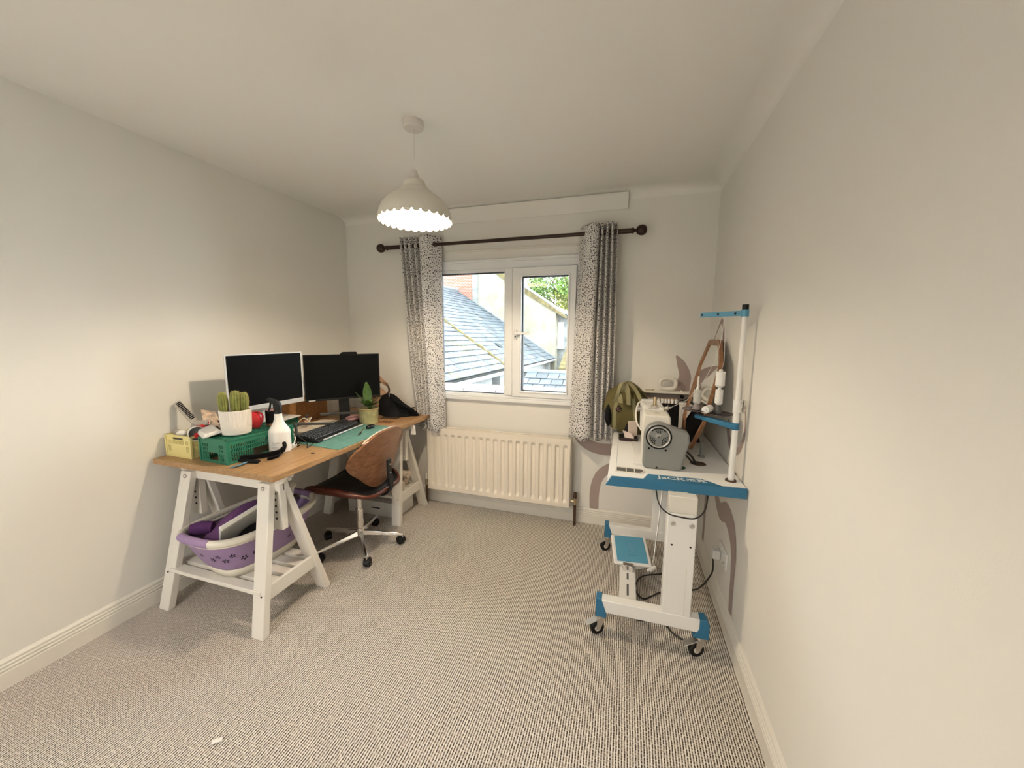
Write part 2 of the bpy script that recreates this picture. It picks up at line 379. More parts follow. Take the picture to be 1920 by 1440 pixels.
# coving: shallow concave strips
def coving(wall, name):
    prof = []; n = 8; cw, chh = .088, .05
    for i in range(n+1):
        t = PI/2*i/n; prof.append((cw*(1-math.sin(t))+.0, H-chh*(1-math.cos(t))))
    prof = [(0,H-chh-.004)]+[(x+.002, z) for x,z in prof[::-1]]+[(cw,H+.002),(0,H+.002)]
    b = MB()
    if wall == 'right': b.prism([(-x,z) for x,z in prof], (YB,0), 'y')
    elif wall == 'left': b.prism([(-W+x*.35,H-(H-z)*.5) for x,z in prof], (YB,0), 'y')
    else: b.prism([(-x,z) for x,z in prof], (-W,0), 'x')
    struct(name, b, CEIL, ang=60)
coving('right','trim_3'); coving('back','trim_4')
# the sharper plaster band along the middle of the window wall
struct('trim_5', MB().prism([(0,2.285),(-.006,2.287),(-.045,2.372),(-.05,2.376),(-.05,2.384),(0,2.39)], (-1.98,-.56), 'x'), CEIL, bev=.003)

# skirting boards with three grooves along the top
sk = [(0,0),(.018,0),(.018,.066),(.013,.070),(.017,.074),(.017,.080),(.012,.084),(.015,.088),(.015,.094),(.010,.098),(.012,.102),(.012,.108),(.006,.116),(0,.118)]
struct('baseboard_right', MB().prism([(-x,z) for x,z in sk], (YB,0), 'y'), GLOSS, smooth=False)
struct('baseboard_left', MB().prism([(-W+x,z) for x,z in sk], (YB,0), 'y'), GLOSS, smooth=False)
struct('baseboard_back', MB().prism([(-x,z) for x,z in sk], (-W+.017,-.017), 'x'), GLOSS, smooth=False)

# painted mauve lines of the mural (flat paint on the walls)
def band(wall, path, wd, name):
    P = bez([(a,c,0) for a,c in path], 8); b = MB(); wds = wd if isinstance(wd,(list,tuple)) else [wd]*len(path)
    L, R = [], []
    for i,p in enumerate(P):
        t = min(i/8, len(wds)-1.0001); k = int(t); ww = wds[k]+(wds[min(k+1,len(wds)-1)]-wds[k])*(t-k)
        d = (P[min(i+1,len(P)-1)]-P[max(i-1,0)]).normalized(); n = Vector((-d.y,d.x,0))
        L.append(p+n*ww/2); R.append(p-n*ww/2)
    f = (lambda q,t:(q.x,-t,q.y)) if wall == 'back' else (lambda q,t:(-t,q.x,q.y))
    rows = [[b.v(*f(l,.0015)), b.v(*f(r,.0015))] for l,r in zip(L,R)]
    for A,B in zip(rows, rows[1:]): b.face([A[0],A[1],B[1],B[0]])
    part(name, b, MURAL, wb if wall == 'back' else wr)
band('back', [(-.712,.118),(-.714,.24),(-.695,.35),(-.64,.43),(-.52,.485),(-.38,.50)], [.066,.07,.07,.072,.075,.075], 'mural_line')
band('back', [(-.86,.70),(-.82,.65),(-.74,.605),(-.63,.592),(-.5,.62),(-.35,.70),(-.22,.82),(-.10,.94),(-.01,.99)], [.06,.075,.085,.09,.09,.09,.09,.08,.07], 'mural_line')
band('back', [(-.165,.96),(-.150,1.08),(-.138,1.16),(-.165,1.24),(-.20,1.30)], [.10,.095,.075,.055,.006], 'mural_line')
band('right', [(-.03,.40),(-.09,.52),(-.245,.60),(-.32,.68)], [.05,.05,.06,.07], 'mural_line')
band('right', [(-.245,.118),(-.24,.30),(-.25,.42),(-.30,.50),(-.36,.56),(-.40,.66)], [.05,.055,.05,.05,.07,.08], 'mural_line')
band('right', [(-.42,.66),(-.48,.545),(-.60,.49),(-.72,.53),(-.83,.50),(-.89,.42),(-.905,.30),(-.91,.20),(-.92,.118)], [.07,.07,.09,.11,.12,.09,.06,.055,.055], 'mural_line')
band('right', [(-.60,.99),(-.66,.90),(-.76,.87),(-.86,.92),(-.90,1.02),(-.87,1.12)], [.05,.05,.04,.03,.02,.01], 'mural_line')
band('right', [(-.03,1.02),(-.06,1.22),(-.14,1.33),(-.26,1.30),(-.34,1.16),(-.36,1.0)], [.03,.032,.036,.036,.03,.03], 'mural_line')
band('right', [(-.10,1.38),(-.20,1.46),(-.30,1.52),(-.36,1.46),(-.40,1.30)], [.008,.015,.03,.04,.05], 'mural_line')

# ================================================================== WINDOW
win = sempty('window_1', (-1.45,0,WZ0))
def rect(x0,x1,z0,z1): return [(x0,z0),(x1,z0),(x1,z1),(x0,z1)]
b = MB(); b.frame(rect(WX0,WX1,WZ0,WZ1), rect(WX0+.032,WX1-.03,WZ0+.022,WZ1-.055), (.0,.07)); part('window_frame', b, UPVC, win, bev=.003)
part('mullion', MB().box(-1.438,-1.372,-.012,.068,WZ0+.022,WZ1-.055), UPVC, win, bev=.008)
b = MB(); b.frame(rect(-2.013,-1.438,WZ0+.022,1.935), rect(-1.992,-1.444,.962,1.912), (.004,.06)); part('glazing_bead', b, UPVC, win, bev=.004)
b = MB(); b.frame(rect(-1.992,-1.444,.962,1.912), rect(-1.984,-1.45,.968,1.905), (.028,.055)); part('gasket', b, GASKET, win)
part('pane', MB().box(-1.986,-1.448,.038,.042,.966,1.907), GLASS, win)
sash = part('sash', MB().frame(rect(-1.372,-.892,WZ0+.018,1.93), rect(-1.302,-.948,1.0,1.868), (-.022,.05)), UPVC, win, bev=.005)
b = MB(); b.frame(rect(-1.302,-.93,1.0,1.868), rect(-1.294,-.94,1.006,1.861), (.01,.045)); part('gasket', b, GASKET, sash)
part('pane', MB().box(-1.297,-.937,.026,.030,1.003,1.864), GLASS, sash)
b = MB(); b.frame(rect(-1.31,-.936,.988,1.876), rect(-1.3,-.95,.998,1.866), (-.028,-.02)); part('glazing_bead', b, UPVC, sash, bev=.003)
hd = part('handle', MB().box(-1.352,-1.332,-.034,-.022,1.40,1.47).prism([(-1.35,1.452),(-1.33,1.455),(-1.22,1.449),(-1.215,1.444),(-1.22,1.439),(-1.33,1.432),(-1.35,1.436)],(-.058,-.044)).cyl((-1.342,-.02,1.444),(-1.342,-.056,1.444),.009), STEEL, sash, bev=.002)
part('key_hole', MB().cyl((-1.343,-.0345,1.418),(-1.343,-.036,1.418),.006), BLACKM, hd)
part('window_sill', MB().box(-2.06,-.85,-.03,.02,.905,.936), UPVC, win, bev=.006)
part('sill_upstand', MB().box(-2.05,-.86,-.014,.02,.936,.952), UPVC, win, bev=.003)
part('head_trim', MB().box(-2.06,-.85,-.018,.02,1.983,2.006), UPVC, win, bev=.005)
part('picture_strip', MB().box(-2.0,-.84,-.01,.004,2.068,2.082), CREAMW, win, bev=.003)

# ================================================================== CURTAINS
rod = thing('curtain_pole', 'dark bronze telescopic curtain pole with ball ends above the window', 'curtain pole', (-1.45,-.095,2.09))
RZ, RY = 2.118, -.095
part('pole', MB().cyl((-2.0,RY,RZ),(-.62,RY,RZ),.0125), ROD, rod)
for x0,x1 in ((-2.40,-1.965),(-.80,-.525)): part('pole_sleeve', MB().cyl((x0,RY,RZ),(x1,RY,RZ),.0165), ROD, rod)
for sx,x in ((-1,-2.415),(1,-.515)):
    b = MB(); b.lathe([(.001,-.02),(.0165,-.018),(.02,-.01),(.0165,-.002),(.010,.004),(.010,.012),(.022,.018),(.031,.032),(.034,.048),(.031,.064),(.02,.077),(.0,.081)], (0,0,0), 24, Matrix.Translation((x,RY,RZ)) @ Matrix.Rotation(sx*PI/2,4,'Y'))
    part('finial', b, ROD, rod)
for x in (-2.20,-.70): part('bracket', MB().cyl((x,0,RZ-.004),(x,RY,RZ-.004),.007).cyl((x,0,RZ-.004),(x,-.006,RZ-.004),.026), ROD, rod)
def curtain(label, top, bot, zt, zb, prof, seed):
    """prof: list of (u, depth) fold control points across the cloth"""
    P = bez([(u,d,0) for u,d in prof], 8); n = len(P); rnd = random.Random(seed)
    b = MB(); uvl = b.bm.loops.layers.uv.new('UVMap'); NV = 44; V = []; UV = {}
    arcl = [0]
    for a,c in zip(P,P[1:]): arcl.append(arcl[-1]+math.hypot((c.x-a.x)*.33,(c.y-a.y)))
    for i,p in enumerate(P):
        row = []
        for j in range(NV+1):
            t = j/NV; u = p.x; sq = 1+.10*t
            x0 = top[0]+(bot[0]-top[0])*t; x1 = top[1]+(bot[1]-top[1])*t
            uu = u+.018*math.sin(5*t+u*9+seed)*t
            y = RY+p.y*(1-.28*t)*sq+.006*math.sin(7*t+u*14)-.012*t
            z = zt+(zb-zt)*t+(.012*math.sin(u*20+seed) if j == NV else 0)
            q = b.v(x0+(x1-x0)*uu, y, z); row.append(q); UV[q] = (arcl[i], (zt-zb)*(1-t))
        V.append(row)
    for i in range(n-1):
        for j in range(NV):
            f = b.face([V[i][j],V[i+1][j],V[i+1][j+1],V[i][j+1]])
            for l in f.loops: l[uvl].uv = UV[l.vert]
    o = part('curtain', b, CURT, keep=True, ang=80); tag(o, label, 'curtain', 'spotted curtains at the window'); recentre(o)
    q = o.modifiers.new('thickness','SOLIDIFY'); q.thickness = .0015
    return o
fl = [(0,.0),(.045,-.036),(.10,.03),(.16,-.038),(.225,.03),(.29,-.038),(.36,.03),(.43,-.036),(.50,.026),(.56,-.04),(.66,-.052),(.80,-.034),(.90,.005),(1.0,.045)]
curtain('white spotted curtain gathered at the left of the window, by the desk', (-2.285,-1.945), (-2.135,-1.925), 2.185, .655, fl, 1)
fr = [(0,.04),(.06,.02),(.16,-.02),(.28,-.036),(.42,-.05),(.50,-.03),(.54,.03),(.60,-.04),(.67,.03),(.74,-.04),(.80,.03),(.87,-.04),(.93,.03),(1,-.03)]
curtain('white spotted curtain gathered at the right of the window, by the green bag', (-.865,-.62), (-.915,-.595), 2.175, .69, fr, 4)

# ================================================================== RADIATOR
rad = thing('radiator', 'cream ribbed panel radiator on the wall under the window', 'radiator', (-1.48,-.07,.14))
RX0,RX1,RZ0,RZ1 = -2.075,-.885,.148,.672
nf = 19; fwid = (RX1-RX0-.03)/nf
def radz(u,v):
    x = RX0+(RX1-RX0)*u; z = RZ0+(RZ1-RZ0)*v; s = (x-RX0-.02)/fwid
    k = 0
    if 0 < s < nf:
        c = abs((s%1)-.5)*2; k = 1-min(1,max(0,(c-.40)/.16))
        e = min((z-RZ0-.035)/.02,(RZ1-.045-z)/.02); k *= max(0,min(1,e))
        k = k*k*(3-2*k)
    return (x,-.114+.016*k,z)
b = MB(); b.grid(radz, 380, 60); part('panel', b, RAD, rad, ang=80, keep=False)
b = MB(); b.box(RX0,RX1,-.097,-.088,RZ0,RZ1); b.box(RX0,RX1,-.05,-.04,RZ0,RZ1); b.box(RX0-.001,RX0+.006,-.114,-.04,RZ0,RZ1-.01); b.box(RX1-.006,RX1+.001,-.114,-.04,RZ0,RZ1-.01)
part('casing', b, RAD, rad, bev=.002)
b = MB()
for i in range(60): x = RX0+.02+i*(RX1-RX0-.04)/60; b.box(x,x+.004,-.088,-.05,RZ1-.03,RZ1-.008)
part('grille', b, RAD, rad)
for x in (-1.9,-1.06): part('wall_bracket', MB().box(x,x+.03,-.045,0,.25,.6), RAD, rad)
for sx,x in ((-1,-2.105),(1,-.85)):
    v = part('valve', MB().cyl((x,-.075,.165),(x,-.075,.215),.013).cyl((x,-.075,.19),(x-sx*.035,-.075,.19),.011), BRASS, rad)
    part('valve_cap', MB().cyl((x,-.075,.215),(x,-.075,.262),.014,.011), CREAMW if sx < 0 else PIPE, v, bev=.002)
    part('pipe', MB().cyl((x,-.075,0),(x,-.075,.168),.011), PIPE, v)

# ================================================================== PENDANT LAMP
LX, LY = -1.515, -1.137
lamp = thing('pendant_lamp', 'cream scalloped metal pendant lamp hanging lit from the ceiling', 'lamp', (LX,LY,2.4))
part('ceiling_rose', MB().lathe([(0,2.366),(.041,2.368),(.046,2.374),(.048,2.40),(0,2.40)], (LX,LY,0)), ROSE, lamp)
part('cord', MB().cyl((LX,LY,2.18),(LX,LY,2.368),.0032,n=8), CORDW, lamp)
part('lamp_holder', MB().lathe([(0,2.193),(.008,2.192),(.014,2.182),(.019,2.165),(.019,2.15),(.012,2.142),(.012,2.06),(0,2.06)], (LX,LY,0), 20), ROSE, lamp)
prof = [(.0125,2.148),(.032,2.148),(.046,2.143),(.053,2.132),(.055,2.113),(.060,2.108),(.072,2.104),(.078,2.097),(.081,2.092),(.091,2.089),(.099,2.082),(.103,2.076),(.123,2.068),(.146,2.052),(.166,2.031),(.180,2.006),(.187,1.985),(.189,1.972)]
prof = [(r*.9,z) for r,z in prof]
b = MB(); n = 168
def shade(u,v):
    k = v*(len(prof)); a = 2*PI*u
    if k <= len(prof)-1:
        i = min(int(k), len(prof)-2); t = k-i; r = prof[i][0]+(prof[i+1][0]-prof[i][0])*t; z = prof[i][1]+(prof[i+1][1]-prof[i][1])*t
    else:
        t = k-(len(prof)-1); sc = abs(math.sin(a*14)); r = .1701+.001*t; z = 1.972-t*.014*(sc**.55)
    return (LX+r*math.cos(a), LY+r*math.sin(a), z)
b.grid(shade, n, len(prof)*2, True); part('lamp_shade', b, LED, lamp, solid=.0025, ang=60)
part('rim_bead', MB().tube([(LX+.1706*math.cos(2*PI*i/64), LY+.1706*math.sin(2*PI*i/64), 1.972) for i in range(64)], .0022, 6, True), LED, lamp)
part('bulb', MB().sphere((LX,LY,2.035), .029, 20, 12), BULBM, lamp)

# ================================================================== OUTSIDE, seen through the window
single('yard', MB().box(-16,12,.3,32,-3.1,-3.0), GROUND, 'grey concrete yard below the roofs outside the window', 'ground')
e1 = Vector((-4.484,4.802,.3)); ue = Vector((.0468,.9989,0)); uu_ = Vector((-.838,.039,.545)).normalized(); un = ue.cross(uu_)*-1
if un.z < 0: un = -un
def slate_mesh(wd, ln, t, m, name):
    b = MB(); b.box(-wd/2+.009,wd/2-.009,0,ln*1.25,0,t); me = bpy.data.meshes.new(name); b.bm.to_mesh(me); b.bm.free(); me.materials.append(m); return me
def roof_slates(root, org, eu, ev, nn, u0, u1, v0, v1, sw, ex, t, mats, seed, vis, limit=300, clip=None):
    """lays slates course by course; the nearest become parts, the rest one joined part"""
    rnd = random.Random(seed); meshes = [slate_mesh(sw, ex, t, m, 'slate') for m in mats]; L = []
    nv = int(round((v1-v0)/ex)); nu = int(round((u1-u0)/sw))
    for j in range(nv):
        for i in range(nu+1):
            u = u0+(i+.5*(j%2))*sw; v = v0+j*ex
            if u > u1 or (clip and not clip(u,v)): continue
            L.append((u,v,j,rnd.random(),rnd.random()))
    L.sort(key=lambda q: (not vis(q[0],q[1]), (org+eu*q[0]+ev*q[1]-cam.location).length))
    winv = WM[root.name].inverted(); rest = MB()
    for k,(u,v,j,a,c) in enumerate(L):
        me = meshes[int(a*len(meshes))]
        X = (eu+ev*(c-.5)*.02).normalized(); tilt = t*1.6/ex; Y = (ev-nn*tilt).normalized(); Z = X.cross(Y)
        if Z.z < 0: X = -X; Z = X.cross(Y)
        p = org+eu*u+ev*v+nn*(t*2.2+.004*a)
        mt = Matrix(((X.x,Y.x,Z.x,p.x),(X.y,Y.y,Z.y,p.y),(X.z,Y.z,Z.z,p.z),(0,0,0,1)))
        if k < limit:
            o = bpy.data.objects.new('slate', me); COL.objects.link(o); o.parent = root; o.matrix_local = winv @ mt; WM[o.name] = WM[root.name]
        else: rest.box(-sw/2+.009,sw/2-.009,0,ex*1.25,0,t,mt)
    if len(L) > limit: part('slate_field', rest, mats[0], root, smooth=False, kind='stuff')
    else: rest.bm.free()
def rp(u,v,h=0): return e1+ue*u+uu_*v+un*h
hA = thing('slate_roofed_house', 'blue slate roof rising to a ridge against the cream gable, seen in the left pane', 'house', (-7,10,-3))
b = MB(); P = [rp(4.1,0,-.02),rp(11.06,0,-.02),rp(11.06,6.3,-.02),rp(4.1,6.3,-.02)]
b.hexa([q-Vector((0,0,.12)) for q in P], P); part('roof_deck', b, UNDER, hA)
roof_slates(hA, e1, ue, uu_, un, 4.15, 11.0, 0, 6.3, .30, .27, .012, [SLATE,SLATEL,SLATE,SLATED], 3, lambda u,v: v < 1.6+.55*(u-4) or u > 6)
part('ridge', MB().tube([rp(4.1,6.35,.03),rp(11.06,6.35,.03)], .09, 8), LEAD, hA)
part('verge_flashing', MB().ribbon([rp(11.02,-.05,.05),rp(11.02,6.4,.05)], .16, .05, ue), LEAD, hA)
for u,v in ((6.12,1.28),(9.53,1.21)): part('roof_light', MB().ribbon([rp(u,v-.12,.06),rp(u,v+.16,.06)], .3, .02, ue), SKYL, hA, label='dark glass roof slate')
b = MB(); q0 = rp(4.1,.25); q1 = rp(11.0,.25); b.hexa([(q0.x,q0.y,-3),(q1.x,q1.y,-3),(q1.x-6,q1.y,-3),(q0.x-6,q0.y,-3)], [(q0.x,q0.y,q0.z-.1),(q1.x,q1.y,q1.z-.1),(q1.x-6,q1.y,q1.z-.1),(q0.x-6,q0.y,q0.z-.1)])
part('wall', b, WHITER, hA)
part('gutter', MB().tube([rp(4.0,-.06,-.05),rp(11.1,-.06,-.05)], .055, 8), WHITER, hA)
part('ridge_finial', MB().lathe([(0,0),(.10,0),(.13,.12),(.05,.2),(.10,.28),(0,.36)], rp(10.9,6.35,0), 10), LEAD, hA)
hB = thing('mossy_roofed_extension', 'pale weathered slate roof with mossy verge, lowest in the left pane', 'house', (-6,7,-3))
b = MB(); P = [rp(-2.4,0,0),rp(4.2,0,0),rp(4.2,4.3,0),rp(-2.4,4.3,0)]
b.hexa([q-Vector((0,0,.1)) for q in P], [q+un*.05 for q in P]); part('roof_deck', b, UNDER, hB)
roof_slates(hB, e1+un*.05, ue, uu_, un, -1.2, 4.15, 0, 4.0, .27, .27, .018, [SLATEL,SLATEL,SLATE,SLATEM,SLATEL,SLATED], 5, lambda u,v: u > -.6+.1*v)
part('moss_capping', MB().tube([rp(4.2+.03*math.sin(k*2.3),-.0+.1433*k,.08+.012*math.sin(k*1.7)) for k in range(31)], .07, 7, rs=[.065+.03*math.sin(k*2.9)*math.sin(k*.7) for k in range(31)]), MOSS, hB)
part('gutter', MB().tube([rp(-2.4,-.07,-.04),rp(4.15,-.07,-.04)], .06, 8), WHITER, hB)
b = MB(); q0 = rp(-2.4,.25); q1 = rp(3.4,.25); b.hexa([(q0.x,q0.y,-3),(q1.x,q1.y,-3),(q1.x-4,q1.y,-3),(q0.x-4,q0.y,-3)], [(q0.x,q0.y,q0.z-.1),(q1.x,q1.y,q1.z-.1),(q1.x-4,q1.y,q1.z-.1),(q0.x-4,q0.y,q0.z-.1)])
part('wall', b, WHITER, hB)
b = MB()
for k in range(12): b.box(-4.46+.0*k,-4.40,4.9+.13*k,4.97+.13*k,-1.2,.24)
b.box(-4.46,-4.43,4.85,6.5,-1.2,.22); part('corrugated_panel', b, CORR, hB)
# big cream gable with brick stack, frontal
g = thing('cream_gabled_house', 'tall stained cream gable with mossy coping, behind the slate roof', 'house', (-6.5,16.2,-3))
b = MB(); b.prism([(-8.3,-3),(-3.98,-3),(-3.98,2.68),(-4.6,3.0),(-5.78,3.72),(-8.3,5.5)], (15.92,19)); part('gable_wall', b, CREAMR, g)
b = MB(); b.prism([(-3.45,2.38),(-3.5,2.30),(-4.62,2.98),(-5.8,3.68),(-8.4,5.45),(-8.4,5.72),(-5.78,3.95),(-4.55,3.14)], (15.82,19)); part('coping', b, MOSS, g)
b = MB(); b.tube([(-3.5,15.9,2.52),(-4.55,15.9,3.22),(-5.6,15.9,3.9)], .06, 8); part('ridge_pipe', b, WHITER, g)
b = MB(); b.box(-10.8,-8.32,15.86,17,-3,7.5); part('chimney_stack', b, BRICK, g)
b = MB(); b.box(-8.42,-8.12,15.84,15.95,2.9,6); part('quoin_strip', b, GREYR, g)
h2 = thing('grey_pebbledashed_house', 'grey pebbledashed house end with one narrow window, right of the gable', 'house', (-3,18,-3))
part('wall', MB().prism([(-4.02,-3),(-.5,-3),(-.5,1.0),(-2.0,1.75),(-4.02,2.78)], (16.6,20)), GREYR, h2)
part('roof_edge', MB().prism([(-4.1,2.80),(-.4,.95),(-.4,1.1),(-4.1,2.96)], (16.45,20.1)), LEAD, h2)
wf = part('window', MB().frame(rect(-3.96,-3.66,.86,2.12), rect(-3.91,-3.71,.92,2.06), (16.55,16.62)), UPVC, h2); part('pane', MB().box(-3.92,-3.7,16.58,16.6,.9,2.08), mat('pale_window_glass',(.35,.42,.45),.1), wf)
part('window_sill', MB().box(-4.02,-3.6,16.45,16.6,.76,.86), WHITER, h2)
single('mossy_outhouse_roof', MB().hexa([(-3.42,13.9,-3),(-1.6,13.9,-3),(-1.6,15.4,-3),(-3.42,15.4,-3)], [(-3.42,13.9,-.02),(-1.6,13.9,-.02),(-1.6,15.4,.9),(-3.3,15.4,.9)]), MOSS, 'small dark mossy lean-to roof at the foot of the pebbledashed house', 'roof')
# near slate roof, bottom of the right pane
nr = thing('near_slate_roof', 'near blue slate roof in large slates, at the bottom of the right pane', 'roof', (-1.6,6.5,-3))
sl = math.atan(.466); ev2 = Vector((0,math.cos(sl),math.sin(sl))); n2 = Vector((0,-math.sin(sl),math.cos(sl)))
org = Vector((-3.42,8-2.6*math.cos(sl),.36-2.6*math.sin(sl)))
b = MB(); P = [org+Vector((-.05,0,0)),org+Vector((4.6,0,0)),org+Vector((4.6,0,0))+ev2*2.62,org+Vector((-.05,0,0))+ev2*2.62]; b.hexa([q-Vector((0,0,.1)) for q in P], [q+n2*.01 for q in P]); part('roof_deck', b, UNDER, nr)
roof_slates(nr, org+n2*.01, Vector((1,0,0)), ev2, n2, .1, 4.5, 0, 2.6, .33, .31, .014, [SLATE,SLATEL,SLATE,SLATED], 9, lambda u,v: True)
part('ridge', MB().box(-3.5,1.2,7.92,8.12,.36,.43), LEAD, nr)
part('wall', MB().box(-3.35,1.1,6.0,8.0,-3,-.55), WHITER, nr)
part('side_wall', MB().prism([(5.75,-3),(8.0,-3),(8.0,.3),(5.75,-.75)], (-3.42,-3.35), 'x'), WHITER, nr)
# coping of the parapet wall just outside
cp = thing('parapet_wall', 'parapet wall topped with pinkish coping stones just outside the left pane', 'wall', (-2.3,1.62,-3))
part('wall', MB().box(-2.86,.6,1.55,1.75,-3,.74), GREYR, cp)
for k in range(8):
    x = -2.9+.43*k; b = MB(); b.hexa([(x,1.48,.73),(x+.42,1.48,.73),(x+.42,1.82,.73),(x,1.82,.73)], [(x+.0,1.5,.765),(x+.42,1.5,.765),(x+.42,1.7,.80),(x+.0,1.7,.80)])
    part('coping_stone', b, COPE, cp, bev=.01)
# tree
tr = thing('tree', 'green and yellow leafed tree against the white sky, behind the houses', 'tree', (-4.5,26,-3))
part('trunk', MB().tube(bez([(-4.5,26,-3),(-4.4,26,0),(-4.7,26.1,3),(-5.2,26,6)],4), .25, 8, rs=[.3-.015*k for k in range(13)]), BARK, tr)
b = MB(); rnd = random.Random(3)
for k in range(9):
    a = rnd.uniform(-1,1); b.tube(bez([(-4.6,26,2+.3*k),(-4.6+1.5*a,26+rnd.uniform(-1,1),3.2+.35*k),(-4.6+3.2*a,26+rnd.uniform(-1.5,1.5),4.2+.4*k)],3), .05, 5)
part('branches', b, BARK, tr)
def leaves(n, cx, cz, rx, rz, seed, m, name):
    b = MB(); rnd = random.Random(seed); cl = [(rnd.gauss(cx,rx*.55), rnd.uniform(24.5,27.5), rnd.gauss(cz,rz*.5)) for _ in range(34)]
    for _ in range(n):
        c = cl[rnd.randrange(34)]; p = Vector((rnd.gauss(c[0],.42), rnd.gauss(c[1],.4), rnd.gauss(c[2],.34)))
        a = Vector((rnd.gauss(0,1),rnd.gauss(0,1),rnd.gauss(0,1))).normalized(); c2 = a.orthogonal().normalized(); s = rnd.uniform(.07,.14)
        b.face([b.v(*(p-a*s)), b.v(*(p+c2*s*.6)), b.v(*(p+a*s)), b.v(*(p-c2*s*.6))])
    part(name, b, m, tr, smooth=False, kind='stuff')
leaves(4200,-6.4,5.0,1.6,1.5,2,TLEAF,'foliage'); leaves(3800,-4.0,3.7,1.6,1.4,8,YLEAF,'yellow_foliage')

# ================================================================== DESK
TZ = .78
desk = thing('desk_top', 'oak laminate desk top resting on two white trestles by the left wall', 'desk', (-2.45,-.78,.752))
part('top_board', MB().box(-2.855,-2.045,-1.535,-.035,.752,TZ), OAK, desk, bev=.0015)
part('cable_grommet', MB().cyl((-2.144,-1.206,.7803),(-2.144,-1.206,.7806),.011), HOLE, desk, label='small dark screw hole')
def trestle(label, y0, y1):
    """y0, y1: feet of the near and far legs"""
    yc = (y0+y1)/2; t = thing('trestle', label, 'trestle', (-2.45,yc,0), group=None)
    ya, yb = yc-.062, yc+.032
    for (xf0,xf1,xt0,xt1) in ((-2.803,-2.733,-2.775,-2.70),(-2.165,-2.092,-2.235,-2.16)):
        for yf,yt,sg in ((y0,ya,1),(y1,yb,-1)):
            d = .034
            b = MB(); b.hexa([(xf0,yf,0),(xf1,yf,0),(xf1,yf+d*sg,0),(xf0,yf+d*sg,0)], [(xt0,yt,.70),(xt1,yt,.70),(xt1,yt+d*sg,.70),(xt0,yt+d*sg,.70)])
            lg = part('leg', b, TRES, t, bev=.003)
            xm = (xt0+xt1)/2; yy = yt+(yf-yt)*.035-(.001*sg)
            if sg == 1:
                part('bolt', MB().lathe([(0,.006),(.006,.006),(.009,.004),(.011,0),(0,0)], (0,0,0), 14, Matrix.Translation((xm,yy,.675)) @ Matrix.Rotation(PI/2,4,'X')), STEEL, lg)
                xq = (xf0+xf1)/2; part('screw_hole', MB().cyl((xq,y0+.04*.93+.002,.19),(xq,y0+.04*.9,.19),.004,n=10), HOLE, lg)
    # beams carrying the desk
    for yy in (ya+.04, yb-.035):
        b = MB(); b.prism([(-2.85,.752),(-2.085,.752),(-2.085,.722),(-2.10,.722),(-2.10,.705),(-2.13,.690),(-2.13,.655),(-2.81,.655),(-2.81,.690),(-2.84,.700),(-2.84,.722),(-2.85,.722)][::-1], (yy-.014,yy+.014))
        part('top_beam', b, TRES, t, bev=.002)
    for x in (-2.745,-2.185):
        x += .010 if x > -2.4 else 0
        p = part('height_post', MB().box(x-.031,x+.031,yc-.022,yc+.012,.445,.70), TRES, t, bev=.002)
        b = MB()
        for k in range(5): b.cyl((x-.002,yc-.0235,.635-.033*k),(x-.002,yc-.018,.635-.033*k),.0062,n=12)
        part('peg_holes', b, HOLE, p)
    for x,xo in ((-2.757,-.018),(-2.118,-.018)):
        part('side_rail', MB().hexa([(x+xo,y0+.055,.155),(x,y0+.055,.155),(x,y1-.055,.155),(x+xo,y1-.055,.155)], [(x+xo,y0+.07,.225),(x,y0+.07,.225),(x,y1-.07,.225),(x+xo,y1-.07,.225)]), TRES, t, bev=.002)
    n = 5; s = (y1-y0-.06)/n
    for k in range(n): yy = y0+.03+s*k; part('slat', MB().box(-2.757,-2.137,yy+.008,yy+s-.014,.192,.212), TRES, t, bev=.002)
    return t
trestle('white wooden trestle nearest the camera, holding up the desk over a laundry basket', -1.612, -1.188)
trestle('white wooden trestle at the far end of the desk, beside the radiator', -.502, -.088)

# ---- monitors
def monitor(name, label, A, B, z0, z1, bez_m, bottom, m_frame, tilt=0):
    """A, B: left and right lower corners (x, y) seen from the front"""
    A = Vector((*A,0)); B = Vector((*B,0)); c = (A+B)/2; d = (B-A); wdt = d.length; d.normalize()
    rz = math.atan2(d.y,d.x); t = thing(name, label, 'monitor', (c.x,c.y,TZ), rz)
    # local: +x to the right, front = -y
    T = lambda b: b
    h0, h1 = z0-TZ, z1-TZ
    part('frame', MB().frame(rect(-wdt/2,wdt/2,h0,h1), rect(-wdt/2+bez_m,wdt/2-bez_m,h0+bottom,h1-bez_m), (-.006,.0)), m_frame, t, local=True, bev=.001)
    part('screen', MB().box(-wdt/2+bez_m,wdt/2-bez_m,-.0035,.0,h0+bottom,h1-bez_m), SCREEN, t, local=True)
    part('back_shell', MB().hexa([(-wdt/2+.002,.0,h0+.002),(wdt/2-.002,.0,h0+.002),(wdt/2-.002,.0,h1-.002),(-wdt/2+.002,.0,h1-.002)], [(-wdt/2+.03,.035,h0+.03),(wdt/2-.03,.035,h0+.03),(wdt/2-.03,.035,h1-.03),(-wdt/2+.03,.035,h1-.03)]), m_frame, t, local=True)
    part('stand', MB().hexa([(-.035,.01,.01),(.035,.01,.01),(.035,.035,.01),(-.035,.035,.01)], [(-.035,.03,h0+.16),(.035,.03,h0+.16),(.035,.055,h0+.16),(-.035,.055,h0+.16)]), m_frame, t, local=True, bev=.003)
    part('stand_foot', MB().box(-.10,.10,-.075,.04,0,.012), m_frame, t, local=True, bev=.004)
    return t, wdt, h0, h1
m1, wd, h0, h1 = monitor('monitor', 'silver framed monitor with dark screen, left one on the desk behind the cactus', (-2.64,-1.285), (-2.60,-.81), .978, 1.312, .008, .028, SILVER)
